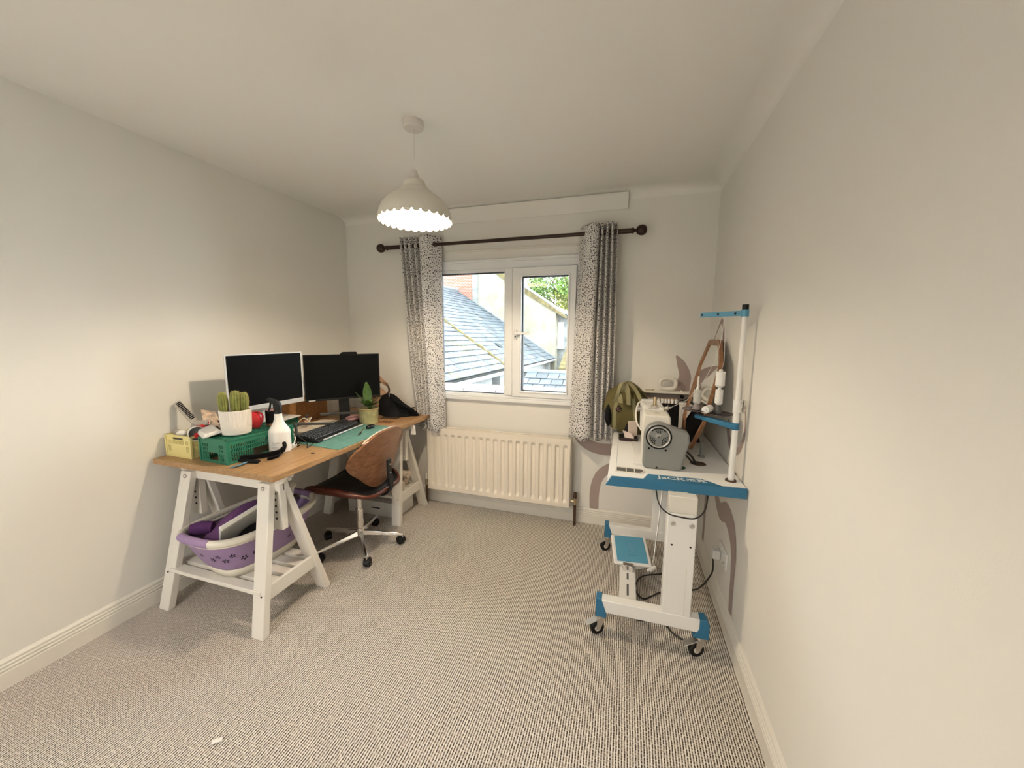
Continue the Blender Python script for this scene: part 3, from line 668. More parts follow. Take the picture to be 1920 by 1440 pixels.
part('power_button', MB().cyl((.03,-.0065,h0+.013),(.03,-.0075,h0+.013),.005), GREYD, m1, local=True)
m2, wd, h0, h1 = monitor('monitor', 'all black monitor with a webcam on top, right one on the desk', (-2.655,-.745), (-2.345,-.335), .955, 1.284, .006, .012, BLACKP)
part('badge', MB().box(-wd/2+.02,-wd/2+.062,-.0075,-.006,h0+.003,h0+.009), WHITEM, m2, local=True, label='small white badge')
part('webcam', MB().hexa([(-.02,-.008,h1-.003),(.10,-.008,h1-.003),(.10,.02,h1-.003),(-.02,.02,h1-.003)], [(-.0,-.006,h1+.016),(.095,-.006,h1+.016),(.095,.018,h1+.016),(-.0,.018,h1+.016)]), BLACKM, m2, local=True, bev=.002)

# ---- crates
def slotted(b, o, ux, uz, w_, h_, t, rows, slots, m0=.015):
    """panel from origin o along ux (width) and uz (height) with sheared slots. rows: list of (z0,z1,shear,[(x0,x1),...])"""
    o = Vector(o); ux = Vector(ux).normalized(); uz = Vector(uz).normalized(); nn = ux.cross(uz)*t
    zs = 0
    def quad(xa0,xa1,za,xb0,xb1,zb):
        B = [o+ux*xa0+uz*za, o+ux*xa1+uz*za]; T = [o+ux*xb0+uz*zb, o+ux*xb1+uz*zb]
        b.hexa([B[0],B[1],B[1]+nn,B[0]+nn], [T[0],T[1],T[1]+nn,T[0]+nn])
    for (z0,z1,sh,sl) in rows:
        if z0 > zs: quad(0,w_,zs,0,w_,z0)
        x = 0; xt = 0
        for a,c in sl:
            quad(x,a-sh,z0,xt,a+sh,z1); x = c-sh; xt = c+sh
        quad(x,w_,z0,xt,w_,z1); zs = z1
    if zs < h_: quad(0,w_,zs,0,w_,h_)
def chev(w_, x0, x1, z0, n, dz, pitch, sl=.004, sh=.003, alt=True, gap=None):
    rows = []
    for k in range(n):
        L = []; x = x0
        while x+sl < x1:
            if not (gap and gap[2] <= k < gap[3] and gap[0] < x+sl/2 < gap[1]): L.append((x,x+sl))
            x += pitch
        s = sh if (k < n/2 or not alt) else -sh
        rows.append((z0+k*dz, z0+k*dz+dz*.62, s, L))
    return rows
def crate(name, label, loc, rz, sx, sy, sz, m, style, lid=True, group=None):
    t = thing(name, label, 'crate', loc, rz, group); wl = .003
    faces = (('side', (-sx/2,-sy/2,0),(1,0,0),sx), ('side', (sx/2,-sy/2,0),(0,1,0),sy), ('side', (sx/2,sy/2,0),(-1,0,0),sx), ('side', (-sx/2,sy/2,0),(0,-1,0),sy))
    for nm,o,ux,w_ in faces:
        b = MB(); rows = []
        if style == 'fold':
            zz = [.014+.0215*k for k in range(5)]; zz = [z for z in zz if z+.014 < sz-.022]
            for k,z in enumerate(zz):
                L = []; x = .022; hand = k <= 1
                while x < w_-.024:
                    mid = abs(x-w_/2) < (.036 if w_ < .25 else .05)
                    if hand and mid:
                        if not L or L[-1][1]-L[-1][0] < .02: L.append((w_/2-.036,w_/2+.036) if w_ < .25 else (w_/2-.05,w_/2+.05))
                    elif w_ > .25 or abs(x-w_/2) > .042:
                        if not (L and L[-1][1] > x-.003): L.append((x,x+.0058))
                    x += .0115
                s = .0028*(-1 if k < len(zz)/2 else 1)
                rows.append((z, z+(.0215 if hand and k == 0 else .0165), s, L))
            rows = [(a, min(c, rows[i+1][0]) if i+1 < len(rows) else c, s, L) for i,(a,c,s,L) in enumerate(rows)]
        else:
            L1 = [(.018+.0075*k,.0215+.0075*k) for k in range(3)]; L3 = [(w_-x1,w_-x0) for x0,x1 in L1[::-1]]
            n2 = int((w_-.09)/.0075); L2 = [(.045+.0075*k,.0487+.0075*k) for k in range(n2)]
            rows = [(.028,.062,0,L1+L3),(.07,.090,0,L1+L2+L3),(.094,.105,0,[(w_*.3,w_*.7)])]
        slotted(b, o, ux, (0,0,1), w_, sz, -wl, rows, None); part(nm, b, m, t, local=True, smooth=False)
    b = MB(); g = .006
    for x in (-sx/2,sx/2):
        for y in (-sy/2,sy/2): b.box(x-.004 if x < 0 else x-.006, x+.006 if x < 0 else x+.004, y-.004 if y < 0 else y-.006, y+.006 if y < 0 else y+.004, 0, sz)
    b.frame([(-sx/2-.004,-sy/2-.004),(sx/2+.004,-sy/2-.004),(sx/2+.004,sy/2+.004),(-sx/2-.004,sy/2+.004)], [(-sx/2+.008,-sy/2+.008),(sx/2-.008,-sy/2+.008),(sx/2-.008,sy/2-.008),(-sx/2+.008,sy/2-.008)], (sz-.010,sz), 'z')
    b.frame([(-sx/2-.003,-sy/2-.003),(sx/2+.003,-sy/2-.003),(sx/2+.003,sy/2+.003),(-sx/2-.003,sy/2+.003)], [(-sx/2+.006,-sy/2+.006),(sx/2-.006,-sy/2+.006),(sx/2-.006,sy/2-.006),(-sx/2+.006,sy/2-.006)], (0,.008), 'z')
    part('rim', b, m, t, local=True, bev=.001)
    zf = sz-.004 if lid else .003
    b = MB(); b.box(-sx/2+.004,sx/2-.004,-sy/2+.004,sy/2-.004,zf-.003,zf)
    for k in range(int(sy/.03)): b.box(-sx/2+.01,sx/2-.01,-sy/2+.02+.03*k,-sy/2+.026+.03*k,zf,zf+.003)
    for k in range(int(sx/.03)): b.box(-sx/2+.02+.03*k,-sx/2+.026+.03*k,-sy/2+.01,sy/2-.01,zf,zf+.003)
    part('base_grid', b, m, t, local=True, smooth=False)
    b = MB(); b.box(-sx/2+.02,sx/2-.02,-sy/2+.02,sy/2-.02,.012,.014); 
    return t
crate('folding_crate', 'green plastic folding crate upside down under the cactus pot, near corner of the desk', (-2.480,-1.300,TZ), -.07, .205, .36, .126, GRN, 'fold', True)
crate('folding_crate', 'yellow plastic crate heaped with tools against the left wall', (-2.748,-1.345,TZ), -.02, .19, .26, .118, YEL, 'slot', False)
crate('folding_crate', 'green plastic crate at the back of the desk under the silver monitor', (-2.725,-.925,TZ), .0, .10, .25, .085, GRN, 'fold', True)

# ---- cactus
PC = (-2.462,-1.375)
cz = .908
cac = thing('potted_cactus', 'cluster of ribbed green cacti in a cream ribbed pot on the green crate', 'plant', (*PC,cz))
prof_p = [(0,.002),(.056,.0),(.062,.004)]
for k in range(5): prof_p += [(.0625+.0006*k,.006+.007*k),(.0645+.0006*k,.008+.007*k),(.0625+.0006*k,.0125+.007*k)]
b = MB(); b.lathe(prof_p+[(.0655,.043)], (*PC,cz), 72)
def potw(u,v):
    a = 2*PI*u; r = .0655+.004*v+.0012*math.sin(a*48); return (PC[0]+r*math.cos(a), PC[1]+r*math.sin(a), cz+.043+.080*v)
b.grid(potw, 360, 3, True); b.lathe([(.070,.123),(.0695,.128),(.065,.128),(.064,.122),(.063,.10)], (*PC,cz), 72); part('pot', b, CERA, cac, ang=70)
part('soil', MB().lathe([(0,.112),(.04,.113),(.064,.11)], (*PC,cz), 32), SOIL, cac)
rnd = random.Random(5)
for (dx,dy,hh,rr,tl) in ((-.021,-.039,.116,.0205,-.08),(.011,-.003,.122,.0225,.02),(.024,.026,.110,.0205,.10),(-.010,.022,.098,.019,.0)):
    nr_ = 11; base = Vector((PC[0]+dx,PC[1]+dy,cz+.108)); rot = Matrix.Translation(base) @ Matrix.Rotation(tl,4,'Y')
    def cf(u,v):
        a = 2*PI*u; e = math.sin(PI*min(1,.18+.82*v))**.55 if v > .15 else .74+v*1.2
        e = math.sqrt(max(0,1-((v-.55)/.45)**2))**.8 if v > .55 else .72+.28*math.sin(PI/2*v/.55)
        r = rr*e*(1+.26*abs(math.cos(a*nr_/2))-.14); return tuple(rot @ Vector((r*math.cos(a), r*math.sin(a), hh*v)))
    b = MB(); b.grid(cf, nr_*8, 20, True); st = part('stem', b, CACT, cac, ang=75)
    b = MB()
    for k in range(nr_):
        for j in range(3,20):
            a = 2*PI*k/nr_; p = Vector(cf(k/nr_, j/20)); c = rot @ Vector((0,0,hh*j/20)); d = (p-c); d = d.normalized() if d.length > .002 else Vector((0,0,1))
            d = (d+Vector((0,0,(j/20)**3*1.6))).normalized()
            for q in range(2):
                dd = (d+Vector((rnd.gauss(0,.4),rnd.gauss(0,.4),rnd.gauss(0,.4)))).normalized(); L = rnd.uniform(.004,.009); s = dd.orthogonal().normalized()*.00045
                b.face([b.v(*(p-s)),b.v(*(p+s)),b.v(*(p+dd*L))])
    part('spines', b, SPINE, st, smooth=False, kind='stuff')

# ---- things on the green crate
cz2 = .910
b = MB(); b.lathe([(0,0),(.022,0),(.030,.012),(.041,.040),(.044,.060),(.038,.078),(.026,.086),(.018,.084),(.018,.07),(.0,.07)], (-2.478,-1.262,cz2-.0), 28)
o = single('vase', b, REDC, 'glossy red round vase behind the cactus pot', 'vase')
cd = thing('lidded_jar', 'black cylinder jar with copper base standing behind the red vase', 'jar', (-2.455,-1.175,.91))
part('base', MB().cyl((-2.455,-1.175,.909),(-2.455,-1.175,.922),.031,n=32), COPPER, cd, label='copper coloured base'); part('body', MB().cyl((-2.455,-1.175,.922),(-2.455,-1.175,.994),.032,n=32), BLACKM, cd, bev=.002); part('lid', MB().cyl((-2.455,-1.175,.994),(-2.455,-1.175,.999),.030,n=32), PINK, cd, bev=.002)
b = MB(); b.prism(arc((0,0),.020,PI,2*PI,8)[:0]+[(-.045,0),(-.03,.017),(.03,.017),(.045,0),(.03,-.002),(-.03,-.002)], (-.085,.085), 'y', Matrix.Translation((-2.575,-1.432,cz2+.008)) @ Matrix.Rotation(1.15,4,'Z') @ Matrix.Rotation(-.22,4,'Y'))
pk = recentre(tag(part('padded_envelope', b, PAPER, bev=.004), 'small white paper packet with dark print leaning beside the cactus pot', 'packet'))
b = MB()
for k in range(2):
    for j in range(6): b.box(-.05+.016*j,-.040+.016*j+.003*(j%3),-.012+.02*k,-.003+.02*k,0,.001,Matrix.Translation((-2.545,-1.405,cz2+.032)) @ Matrix.Rotation(-.45,4,'Z') @ Matrix.Rotation(.35,4,'X'))
WM[pk.name] = Matrix.Translation(pk.location); part('printed_letters', b, BLACKM, pk)
b = MB(); b.hexa([(-2.655,-1.40,.875),(-2.56,-1.372,.915),(-2.558,-1.371,.915),(-2.653,-1.399,.875)], [(-2.715,-1.375,1.02),(-2.675,-1.33,1.0),(-2.673,-1.329,1.0),(-2.713,-1.374,1.02)])
cdp = single('photo_card', b, PRINT, 'brown and white picture card standing between the yellow crate and the cactus', 'card')
# ---- things heaped in the yellow crate
t = thing('ribbed_hand_tool', 'putty coloured hand tool with black ribbed grip sticking out of the yellow crate', 'tool', (-2.76,-1.37,.80))
A0 = Vector((-2.852,-1.40,1.048)); A1 = Vector((-2.735,-1.39,.945)); dr = (A1-A0).normalized()
TSD = dr.cross(Vector((-.80,.57,-.18))).normalized()
part('handle', MB().ribbon([A0-dr*.006,A0,A0+dr*.05,A1], .036, .02, TSD), BONE, t, bev=.007)
b = MB(); sd = TSD.copy(); nn = dr.cross(sd)
if nn.y > 0: nn = -nn
for k in range(13): p = A0+dr*(.006+.0098*k)+nn*.0105+sd*(.005 if sd.z > 0 else -.005); b.ribbon([p,p+dr*.0055], .022, .004, sd)
part('grip_ribs', b, BLACKM, t)
part('head', MB().ribbon([A1-dr*.005,A1+Vector((.05,.0,.004)),A1+Vector((.085,.0,.012))], .03, .022, (0,.2,1)).ribbon([A1+Vector((-.03,0,-.012)),A1+Vector((.03,0,-.03))],.03,.02,(0,0,1)), BONE, t, bev=.004)
single('tool_case', MB().box(-.05,.05,-.012,.012,-.07,.055,Matrix.Translation((-2.655,-1.35,.915)) @ Matrix.Rotation(.35,4,'Y')), mat('maroon_black',(.035,.012,.016),.5), 'black flat case standing in the yellow crate behind the white roll', 'case', bev=.003)
lb = thing('paper_label', 'red label with a white border fixed on the black case', 'label', (-2.66,-1.372,.945))
M0 = Matrix.Translation((-2.665,-1.385,.955)) @ Matrix.Rotation(-.02,4,'Y')
part('border', MB().box(-.027,.027,-.0015,.0015,-.009,.009,M0), WHITEM, lb, bev=.003); part('centre', MB().box(-.023,.023,-.0022,.0,-.006,.006,M0), REDC, lb, bev=.002)
t = thing('white_roll', 'white cylinder with dark open end and red core lying on the yellow crate', 'roll', (-2.70,-1.42,.89))
p0 = Vector((-2.735,-1.40,.895)); p1 = Vector((-2.632,-1.455,.912)); d = (p1-p0).normalized()
part('shell', MB().cyl(p0,p1,.034,.036,28,False).cyl(p0+d*.001,p0+d*.002,.033,n=28), PAPER, t, solid=.002)
part('liner', MB().cyl(p1-d*.02,p1-d*.019,.033,n=24), GREYD, t); part('core', MB().cyl(p1-d*.06,p1-d*.004+Vector((.0,0,-.012)),.014,n=18), REDC, t, bev=.003)
single('red_tool_body', MB().hexa([(-2.735,-1.42,.90),(-2.655,-1.42,.915),(-2.655,-1.36,.915),(-2.735,-1.36,.90)], [(-2.735,-1.41,.93),(-2.66,-1.41,.948),(-2.66,-1.37,.948),(-2.735,-1.37,.93)]), REDC, 'red plastic piece under the putty coloured tool in the yellow crate', 'tool', bev=.005)
single('folded_cloth', MB().sphere((-2.79,-1.43,.895), .03, 14, 8, (1,.8,.6)), PAPER, 'small crumpled white cloth at the left of the yellow crate', 'cloth')
t = single('clear_tub', MB().box(-2.83,-2.79,-1.45,-1.42,.86,.912), BONE, 'small putty coloured tub in the left corner of the yellow crate', 'tub', bev=.004)

# ---- spray bottle
SB = (-2.338,-1.235)
sb = thing('spray_bottle', 'white spray bottle with a black trigger head on the desk beside the green crate', 'bottle', (*SB,TZ))
part('bottle', MB().lathe([(0,.0),(.048,.0),(.0525,.004),(.0535,.012),(.0535,.112),(.0525,.120),(.046,.133),(.035,.150),(.026,.168),(.021,.184),(.0195,.20),(.019,.216),(0,.216)], (*SB,TZ), 40), mat('white_matt_plastic',(.84,.82,.78),.45), sb, ang=50)
b = MB(); b.cyl((*SB,TZ+.214),(*SB,TZ+.238),.020,.018,24)
Mh = Matrix.Translation((*SB,TZ+.235)) @ Matrix.Rotation(math.radians(20),4,'Z')
b.prism([(.018,0),(.019,.020),(.012,.040),(-.004,.054),(-.040,.066),(-.052,.066),(-.052,.054),(-.030,.044),(-.020,.034),(-.016,0)], (-.013,.013), 'y', Mh)
part('spray_head', b, BLACKP, sb, bev=.003)
part('trigger', MB().ribbon([Mh @ Vector(q) for q in ((-.034,0,.050),(-.036,0,.030),(-.042,0,.008),(-.052,0,-.012))], .012, .005, Mh.to_3x3() @ Vector((0,1,0))), BLACKP, sb)
b = MB(); va = math.atan2(-2.78-SB[1], -.53-SB[0])
for k,(z,L) in enumerate(((.063,.75),(.058,.8),(.050,.5),(.036,.6),(.031,1.0))):
    a0 = va-.75; n = 11
    for i in range(int(n*L*2)):
        if (i*7+k*5) % 6 == 0: continue
        a = a0+.04*i; a2 = a+.036; R = .0539; b.face([b.v(SB[0]+R*math.cos(q),SB[1]+R*math.sin(q),TZ+zz) for q,zz in ((a,z),(a2,z),(a2,z+.0014),(a,z+.0014))])
part('small_print', b, BLACKM, sb)

# ---- sleep mask and strap, near corner
sm = thing('dark_mask', 'black curved wrap with a blue strap lying on the near edge of the desk', 'mask', (-2.33,-1.38,TZ))
z = TZ+.012
part('band', MB().ribbon(bez([(-2.385,-1.425,z+.004),(-2.345,-1.395,z+.006),(-2.30,-1.345,z+.008),(-2.27,-1.30,z+.012),(-2.262,-1.282,z+.030)],6), .030, .008, (.2,-.2,1)), BLACKM, sm, bev=.002)
part('tip', MB().tube(bez([(-2.264,-1.286,z+.012),(-2.258,-1.278,z+.040),(-2.272,-1.268,z+.052)],5), .010, 10), BLACKM, sm)
part('band', MB().ribbon(bez([(-2.385,-1.43,z),(-2.32,-1.425,z-.004),(-2.275,-1.415,z-.006)],5), .022, .010, (.1,1,.3)), BLACKM, sm, bev=.002)
part('band', MB().ribbon(bez([(-2.27,-1.30,z+.006),(-2.252,-1.325,z),(-2.268,-1.375,z-.004)],5), .020, .008, (.6,.1,.8)), BLACKM, sm, bev=.002)
part('strap', MB().ribbon(bez([(-2.335,-1.43,z-.005),(-2.325,-1.47,z-.006),(-2.335,-1.512,z-.009)],5), .022, .003, (1,.3,.2)), BLUECL, sm)

# ---- plug, cables
pl = thing('mains_plug', 'white three pin plug lying on the desk behind the spray bottle', 'plug', (-2.325,-1.175,TZ))
part('body', MB().box(-.020,.020,-.024,.024,0,.024,Matrix.Translation((-2.315,-1.165,TZ+.003)) @ Matrix.Rotation(.5,4,'Z') @ Matrix.Rotation(-.9,4,'Y')), WHITEM, pl, bev=.007)
b = MB()
for q in ((0,.012),(.010,-.010),(-.010,-.010)): b.box(q[0]-.003,q[0]+.003,q[1]-.002,q[1]+.002,.0,.018,Matrix.Translation((-2.297,-1.168,TZ+.022)) @ Matrix.Rotation(.5,4,'Z') @ Matrix.Rotation(1.0,4,'Y'))
part('pins', b, BLACKM, pl)
part('cable', MB().tube(bez([(-2.33,-1.155,TZ+.02),(-2.345,-1.13,TZ+.05),(-2.37,-1.12,TZ+.045),(-2.385,-1.15,TZ+.01),(-2.42,-1.10,TZ+.006)],6), .0035, 8), CORDW, pl)
single('black_cable', MB().tube(bez([(-2.395,-1.115,TZ+.10),(-2.36,-1.10,TZ+.055),(-2.32,-1.08,TZ+.012),(-2.29,-1.10,TZ+.004),(-2.25,-1.14,TZ+.004),(-2.27,-1.09,TZ+.004),(-2.33,-1.03,TZ+.004),(-2.44,-.99,TZ+.004)],6), .0028, 8), CORDB, 'thin black cable curling between the spray bottle and the keyboard', 'cable')

# ---- cutting mat, pen, keyboard, mouse
Mm = Matrix.Translation((-2.19,-.80,TZ))
b = MB(); b.prism([(-2.055,-1.115),(-2.055,-.56),(-2.39,-.56),(-2.39,-1.09)], (TZ+.0005,TZ+.003), 'z')
mtt = thing('cutting_mat', 'green cutting mat under the keyboard at the front of the desk', 'mat', (-2.22,-.83,TZ))
part('sheet', b, MATT, mtt)
b = MB()
for k in range(22): y = -1.09+.024*k; b.box(-2.38,-2.062,y,y+.0008,TZ+.003,TZ+.0033)
for k in range(13): x = -2.376+.025*k; b.box(x,x+.0008,-1.09,-.57,TZ+.003,TZ+.0033)
part('grid_lines', b, mat('mat_lines',(.26,.46,.38),.6), mtt)
KB = Matrix.Translation((-2.365,-.83,TZ+.004)) @ Matrix.Rotation(math.radians(96),4,'Z')
kb = thing('keyboard', 'black computer keyboard with a silver front edge on the green mat', 'keyboard', (-2.365,-.83,TZ))
b = MB(); b.hexa([KB @ Vector(q) for q in ((-.235,-.085,0),(.235,-.085,0),(.235,.085,0),(-.235,.085,0))], [KB @ Vector(q) for q in ((-.235,-.083,.014),(.235,-.083,.014),(.235,.085,.034),(-.235,.085,.034))]); part('case', b, BLACKP, kb, bev=.004)
b = MB()
for r in range(6):
    yy = -.056+.0215*r; x = -.222
    while x < .205:
        if (.068 < x < .073): x += .008
        wk = .0155 if r else random.choice((.0155,.022)); 
        if r == 0 and -.16 < x < -.06: wk = .1
        zz = .015+.0195*(yy+.085)/.17
        b.hexa([KB @ Vector(q) for q in ((x,yy,zz),(x+wk,yy,zz),(x+wk,yy+.0165,zz+.002),(x,yy+.0165,zz+.002))], [KB @ Vector(q) for q in ((x+.0015,yy+.002,zz+.008),(x+wk-.0015,yy+.002,zz+.008),(x+wk-.0015,yy+.0145,zz+.0095),(x+.0015,yy+.0145,zz+.0095))]); x += wk+.003
part('keys', b, mat('key_plastic',(.03,.03,.032),.35), kb, smooth=False, kind='stuff')
part('front_edge', MB().box(-.19,.225,-.0885,-.082,.003,.012,KB), SILVER, kb, bev=.002, label='silver front edge')
pn = thing('pen', 'black and silver ballpoint pen on the green mat', 'pen', (-2.17,-.76,TZ+.004))
q0 = Vector((-2.125,-.865,TZ+.010)); q1 = Vector((-2.225,-.69,TZ+.011)); d = q1-q0
part('barrel', MB().cyl(q0+d*.08,q0+d*.42,.0058), BLACKP, pn); part('cap', MB().cyl(q0+d*.42,q1,.0045,.0035), CHROME, pn); part('nib', MB().cyl(q0+d*.08,q0,.005,.0012), CHROME, pn)
ms = single('computer_mouse', MB().sphere((-2.205,-.645,TZ+.012), .03, 18, 10, (.75,1.3,.55)), BLACKP, 'black computer mouse in front of the celadon plant pot', 'mouse')

# ---- laptop riser of folding arms between the keyboard and the monitors
rs = thing('folding_laptop_stand', 'black and silver folding laptop stand open behind the keyboard', 'laptop stand', (-2.45,-.85,TZ))
def arm(a, c, wd_, m, nm='arm'): part(nm, MB().ribbon([a, Vector(a).lerp(Vector(c),.5), c], wd_, .010, (.3,-.2,1)), m, rs, bev=.002)
arm((-2.42,-1.045,TZ+.008),(-2.425,-1.05,TZ+.105),.026,GREYD,'upright')
rs.children[0]
arm((-2.43,-1.055,TZ+.108),(-2.40,-.80,TZ+.055),.016,GREYD); arm((-2.52,-.76,TZ+.10),(-2.40,-.52,TZ+.075),.016,GREYD)
arm((-2.62,-.80,TZ+.006),(-2.60,-.79,TZ+.10),.028,GREYD,'upright')
part('hinge', MB().cyl((-2.41,-.82,TZ+.055),(-2.395,-.755,TZ+.06),.006), CHROME, rs); part('hinge', MB().cyl((-2.40,-.54,TZ+.078),(-2.392,-.50,TZ+.078),.007), CHROME, rs)
part('foot', MB().cyl((-2.42,-1.065,TZ+.012),(-2.42,-1.03,TZ+.012),.012), BLACKP, rs)
part('base_bar', MB().ribbon([(-2.62,-.80,TZ+.008),(-2.42,-1.05,TZ+.008)], .025, .012, (1,1,0)), BLACKP, rs)
# ---- light objects behind the stand
single('honey_wood_box', MB().box(-2.862,-2.795,-.90,-.40,TZ,.965), CARDB, 'honey brown wooden box behind the monitors against the left wall', 'box', bev=.003)
single('white_folder', MB().box(-.075,.075,-.14,.14,0,.006,Matrix.Translation((-2.70,-.95,TZ+.0905)) @ Matrix.Rotation(.1,4,'Z')), PAPER, 'white paper sheet lying on the rear green crate', 'paper', bev=.001)
single('cream_tray', MB().box(-.09,.09,-.17,.17,0,.028,Matrix.Translation((-2.54,-.78,TZ)) @ Matrix.Rotation(.12,4,'Z')), CREAMB, 'cream board tray behind the keyboard', 'tray', bev=.003)
g_ = thing('cream_sunglasses', 'cream rimmed glasses folded on the cream tray behind the keyboard', 'glasses', (-2.53,-.86,TZ+.03))
b = MB(); b.tube([(-2.545+.022*math.cos(2*PI*k/20),-.845+.030*math.sin(2*PI*k/20)*.9,TZ+.068+.024*math.sin(2*PI*k/20+.5)) for k in range(20)], .003, 6, True); part('rim', b, CREAMW, g_)
b = MB(); b.tube(bez([(-2.53,-.93,TZ+.085),(-2.50,-.91,TZ+.108),(-2.49,-.87,TZ+.062),(-2.475,-.86,TZ+.036)],5), .003, 6); part('temple', b, CREAMW, g_)
part('lens', MB().sphere((-2.548,-.842,TZ+.068), .026, 14, 8, (.15,1,.85)), TAN, g_)
# ---- potted plant
PP = (-2.315,-.515)
pp = thing('potted_plant', 'small green leafy plant in a celadon glazed pot on the mat', 'plant', (*PP,TZ))
part('pot', MB().lathe([(0,0),(.058,0),(.064,.004),(.066,.012),(.068,.10),(.071,.107),(.071,.114),(.066,.115),(.063,.110),(.062,.08)], (*PP,TZ), 36), POTG, pp); part('rim', MB().tube([(PP[0]+.069*math.cos(2*PI*k/36),PP[1]+.069*math.sin(2*PI*k/36),TZ+.112) for k in range(36)], .0045, 8, True), POTR, pp)
part('soil', MB().lathe([(0,.094),(.064,.092)], (*PP,TZ), 24), SOIL, pp)
def leaf(base, tip, wd_, up_, cup=.25):
    base = Vector(base); tip = Vector(tip); d = tip-base; s = d.cross(Vector(up_)).normalized(); n = s.cross(d).normalized(); b = MB()
    def fn(u,v):
        w2 = wd_/2*math.sin(PI*min(1,max(.02,(v**.8)*.98)))**.75; x = (u-.5)*2
        return tuple(base+d*v+s*x*w2+n*(cup*w2*x*x-.12*d.length*math.sin(PI*v)*.6+.0))
    b.grid(fn, 6, 10); return part('leaf', b, LEAF, pp, solid=.0012, ang=80)
bz = TZ+.10; cx,cy = PP
leaf((cx,cy,bz+.04),(cx-.008,cy-.005,bz+.205),.062,(.58,-.8,0)); leaf((cx,cy,bz+.03),(cx+.035,cy-.05,bz+.085),.068,(0,0,1)); leaf((cx,cy,bz+.05),(cx+.085,cy+.03,bz+.10),.040,(0,0,1))
leaf((cx,cy,bz+.05),(cx-.075,cy-.045,bz+.135),.034,(0,0,1)); leaf((cx,cy,bz+.03),(cx-.02,cy-.07,bz+.075),.06,(0,0,1)); leaf((cx,cy,bz+.02),(cx-.08,cy+.03,bz+.07),.04,(0,0,1)); leaf((cx,cy,bz+.02),(cx+.05,cy+.06,bz+.06),.045,(0,0,1)); leaf((cx+.01,cy-.01,bz),(cx+.045,cy-.03,bz+.035),.035,(0,0,1))
part('stem', MB().tube([(cx,cy,TZ+.09),(cx,cy,bz+.06)], .006, 8), LEAF, pp)
# ---- clutter at the far end of the desk
bg_ = thing('black_mesh_bag', 'black mesh bag slumped at the far end of the desk by the curtain', 'bag', (-2.28,-.20,TZ))
def slump(u,v):
    a = 2*PI*u; p = v; rx = .175*(1-p)**.6+.004; ry = .085*(1-p)**.5+.004; k = 1+.13*math.sin(3*a+4*p)+.07*math.sin(7*a-6*p)
    return (-2.30+rx*k*math.cos(a)-.06*p, -.20+ry*k*math.sin(a), TZ+.002+.155*p*(1+.12*math.sin(2*a)))
b = MB(); b.grid(slump, 40, 14, True); part('body', b, BLACKM, bg_, ang=80)
b = MB(); rnd = random.Random(12)
for k in range(11):
    p = [(-2.30+rnd.uniform(-.03,.02),-.23,TZ+rnd.uniform(.05,.14)), (-2.20+rnd.uniform(-.02,.02),-.24+rnd.uniform(-.03,.03),TZ+rnd.uniform(.05,.10)), (-2.12+rnd.uniform(-.02,.02),-.20+rnd.uniform(-.03,.04),TZ+rnd.uniform(.01,.07))]
    b.tube(bez(p,5), .0042, 6)
part('cords', b, BLACKM, bg_)
hb = thing('tan_handbag', 'tan leather bag with dark piped handle behind the black monitor', 'bag', (-2.52,-.16,TZ))
b = MB(); b.sphere((-2.50,-.17,TZ+.11), .1, 20, 12, (1.0,.55,1.1)); part('body', b, TAN, hb)
part('handle', MB().tube(bez([(-2.50,-.23,1.06),(-2.42,-.20,1.04),(-2.375,-.19,1.01),(-2.37,-.19,.96),(-2.42,-.20,.93),(-2.50,-.22,.915)],6), .0085, 8), PIPE, hb)
part('flap', MB().ribbon([(-2.54,-.20,1.15),(-2.45,-.19,1.07),(-2.39,-.185,1.02)], .05, .008, (0,1,0)), TAN, hb)
part('strap', MB().tube(bez([(-2.40,-.19,.93),(-2.385,-.20,.90),(-2.40,-.22,.86),(-2.43,-.24,.82)],5), .009, 8), PINK, hb)
single('brown_notebook', MB().box(-.07,.07,-.12,.12,0,.004,Matrix.Translation((-2.28,-.235,TZ)) @ Matrix.Rotation(.1,4,'Z')), mat('dark_brown_cover',(.06,.03,.015),.5), 'dark brown flat notebook under the black mesh bag', 'notebook')
cd2 = thing('patterned_card', 'wooden card with dark loops of pattern lying right of the plant pot', 'card', (-2.21,-.44,TZ)); Mc = Matrix.Translation((-2.215,-.445,TZ)) @ Matrix.Rotation(.0,4,'Z')
part('card', MB().box(-.055,.055,-.05,.05,0,.002,Mc), mat('amber_card',(.42,.20,.08),.5), cd2)
b = MB()
for k in range(4): b.tube([Mc @ Vector((-.036+.023*k+.009*math.cos(2*PI*i/14), .03*math.sin(2*PI*i/14), .0025)) for i in range(14)], .0014, 5, True)
part('printed_loops', b, BLACKM, cd2)
for k,(x,y,a,m,nm) in enumerate(((-2.47,-.50,.2,PINK,'dusty pink pouch behind the plant pot'),)):
    single('pouch', MB().sphere((x,y,TZ+.022), .05, 16, 8, (1,1.3,.45)), m, nm, 'pouch')

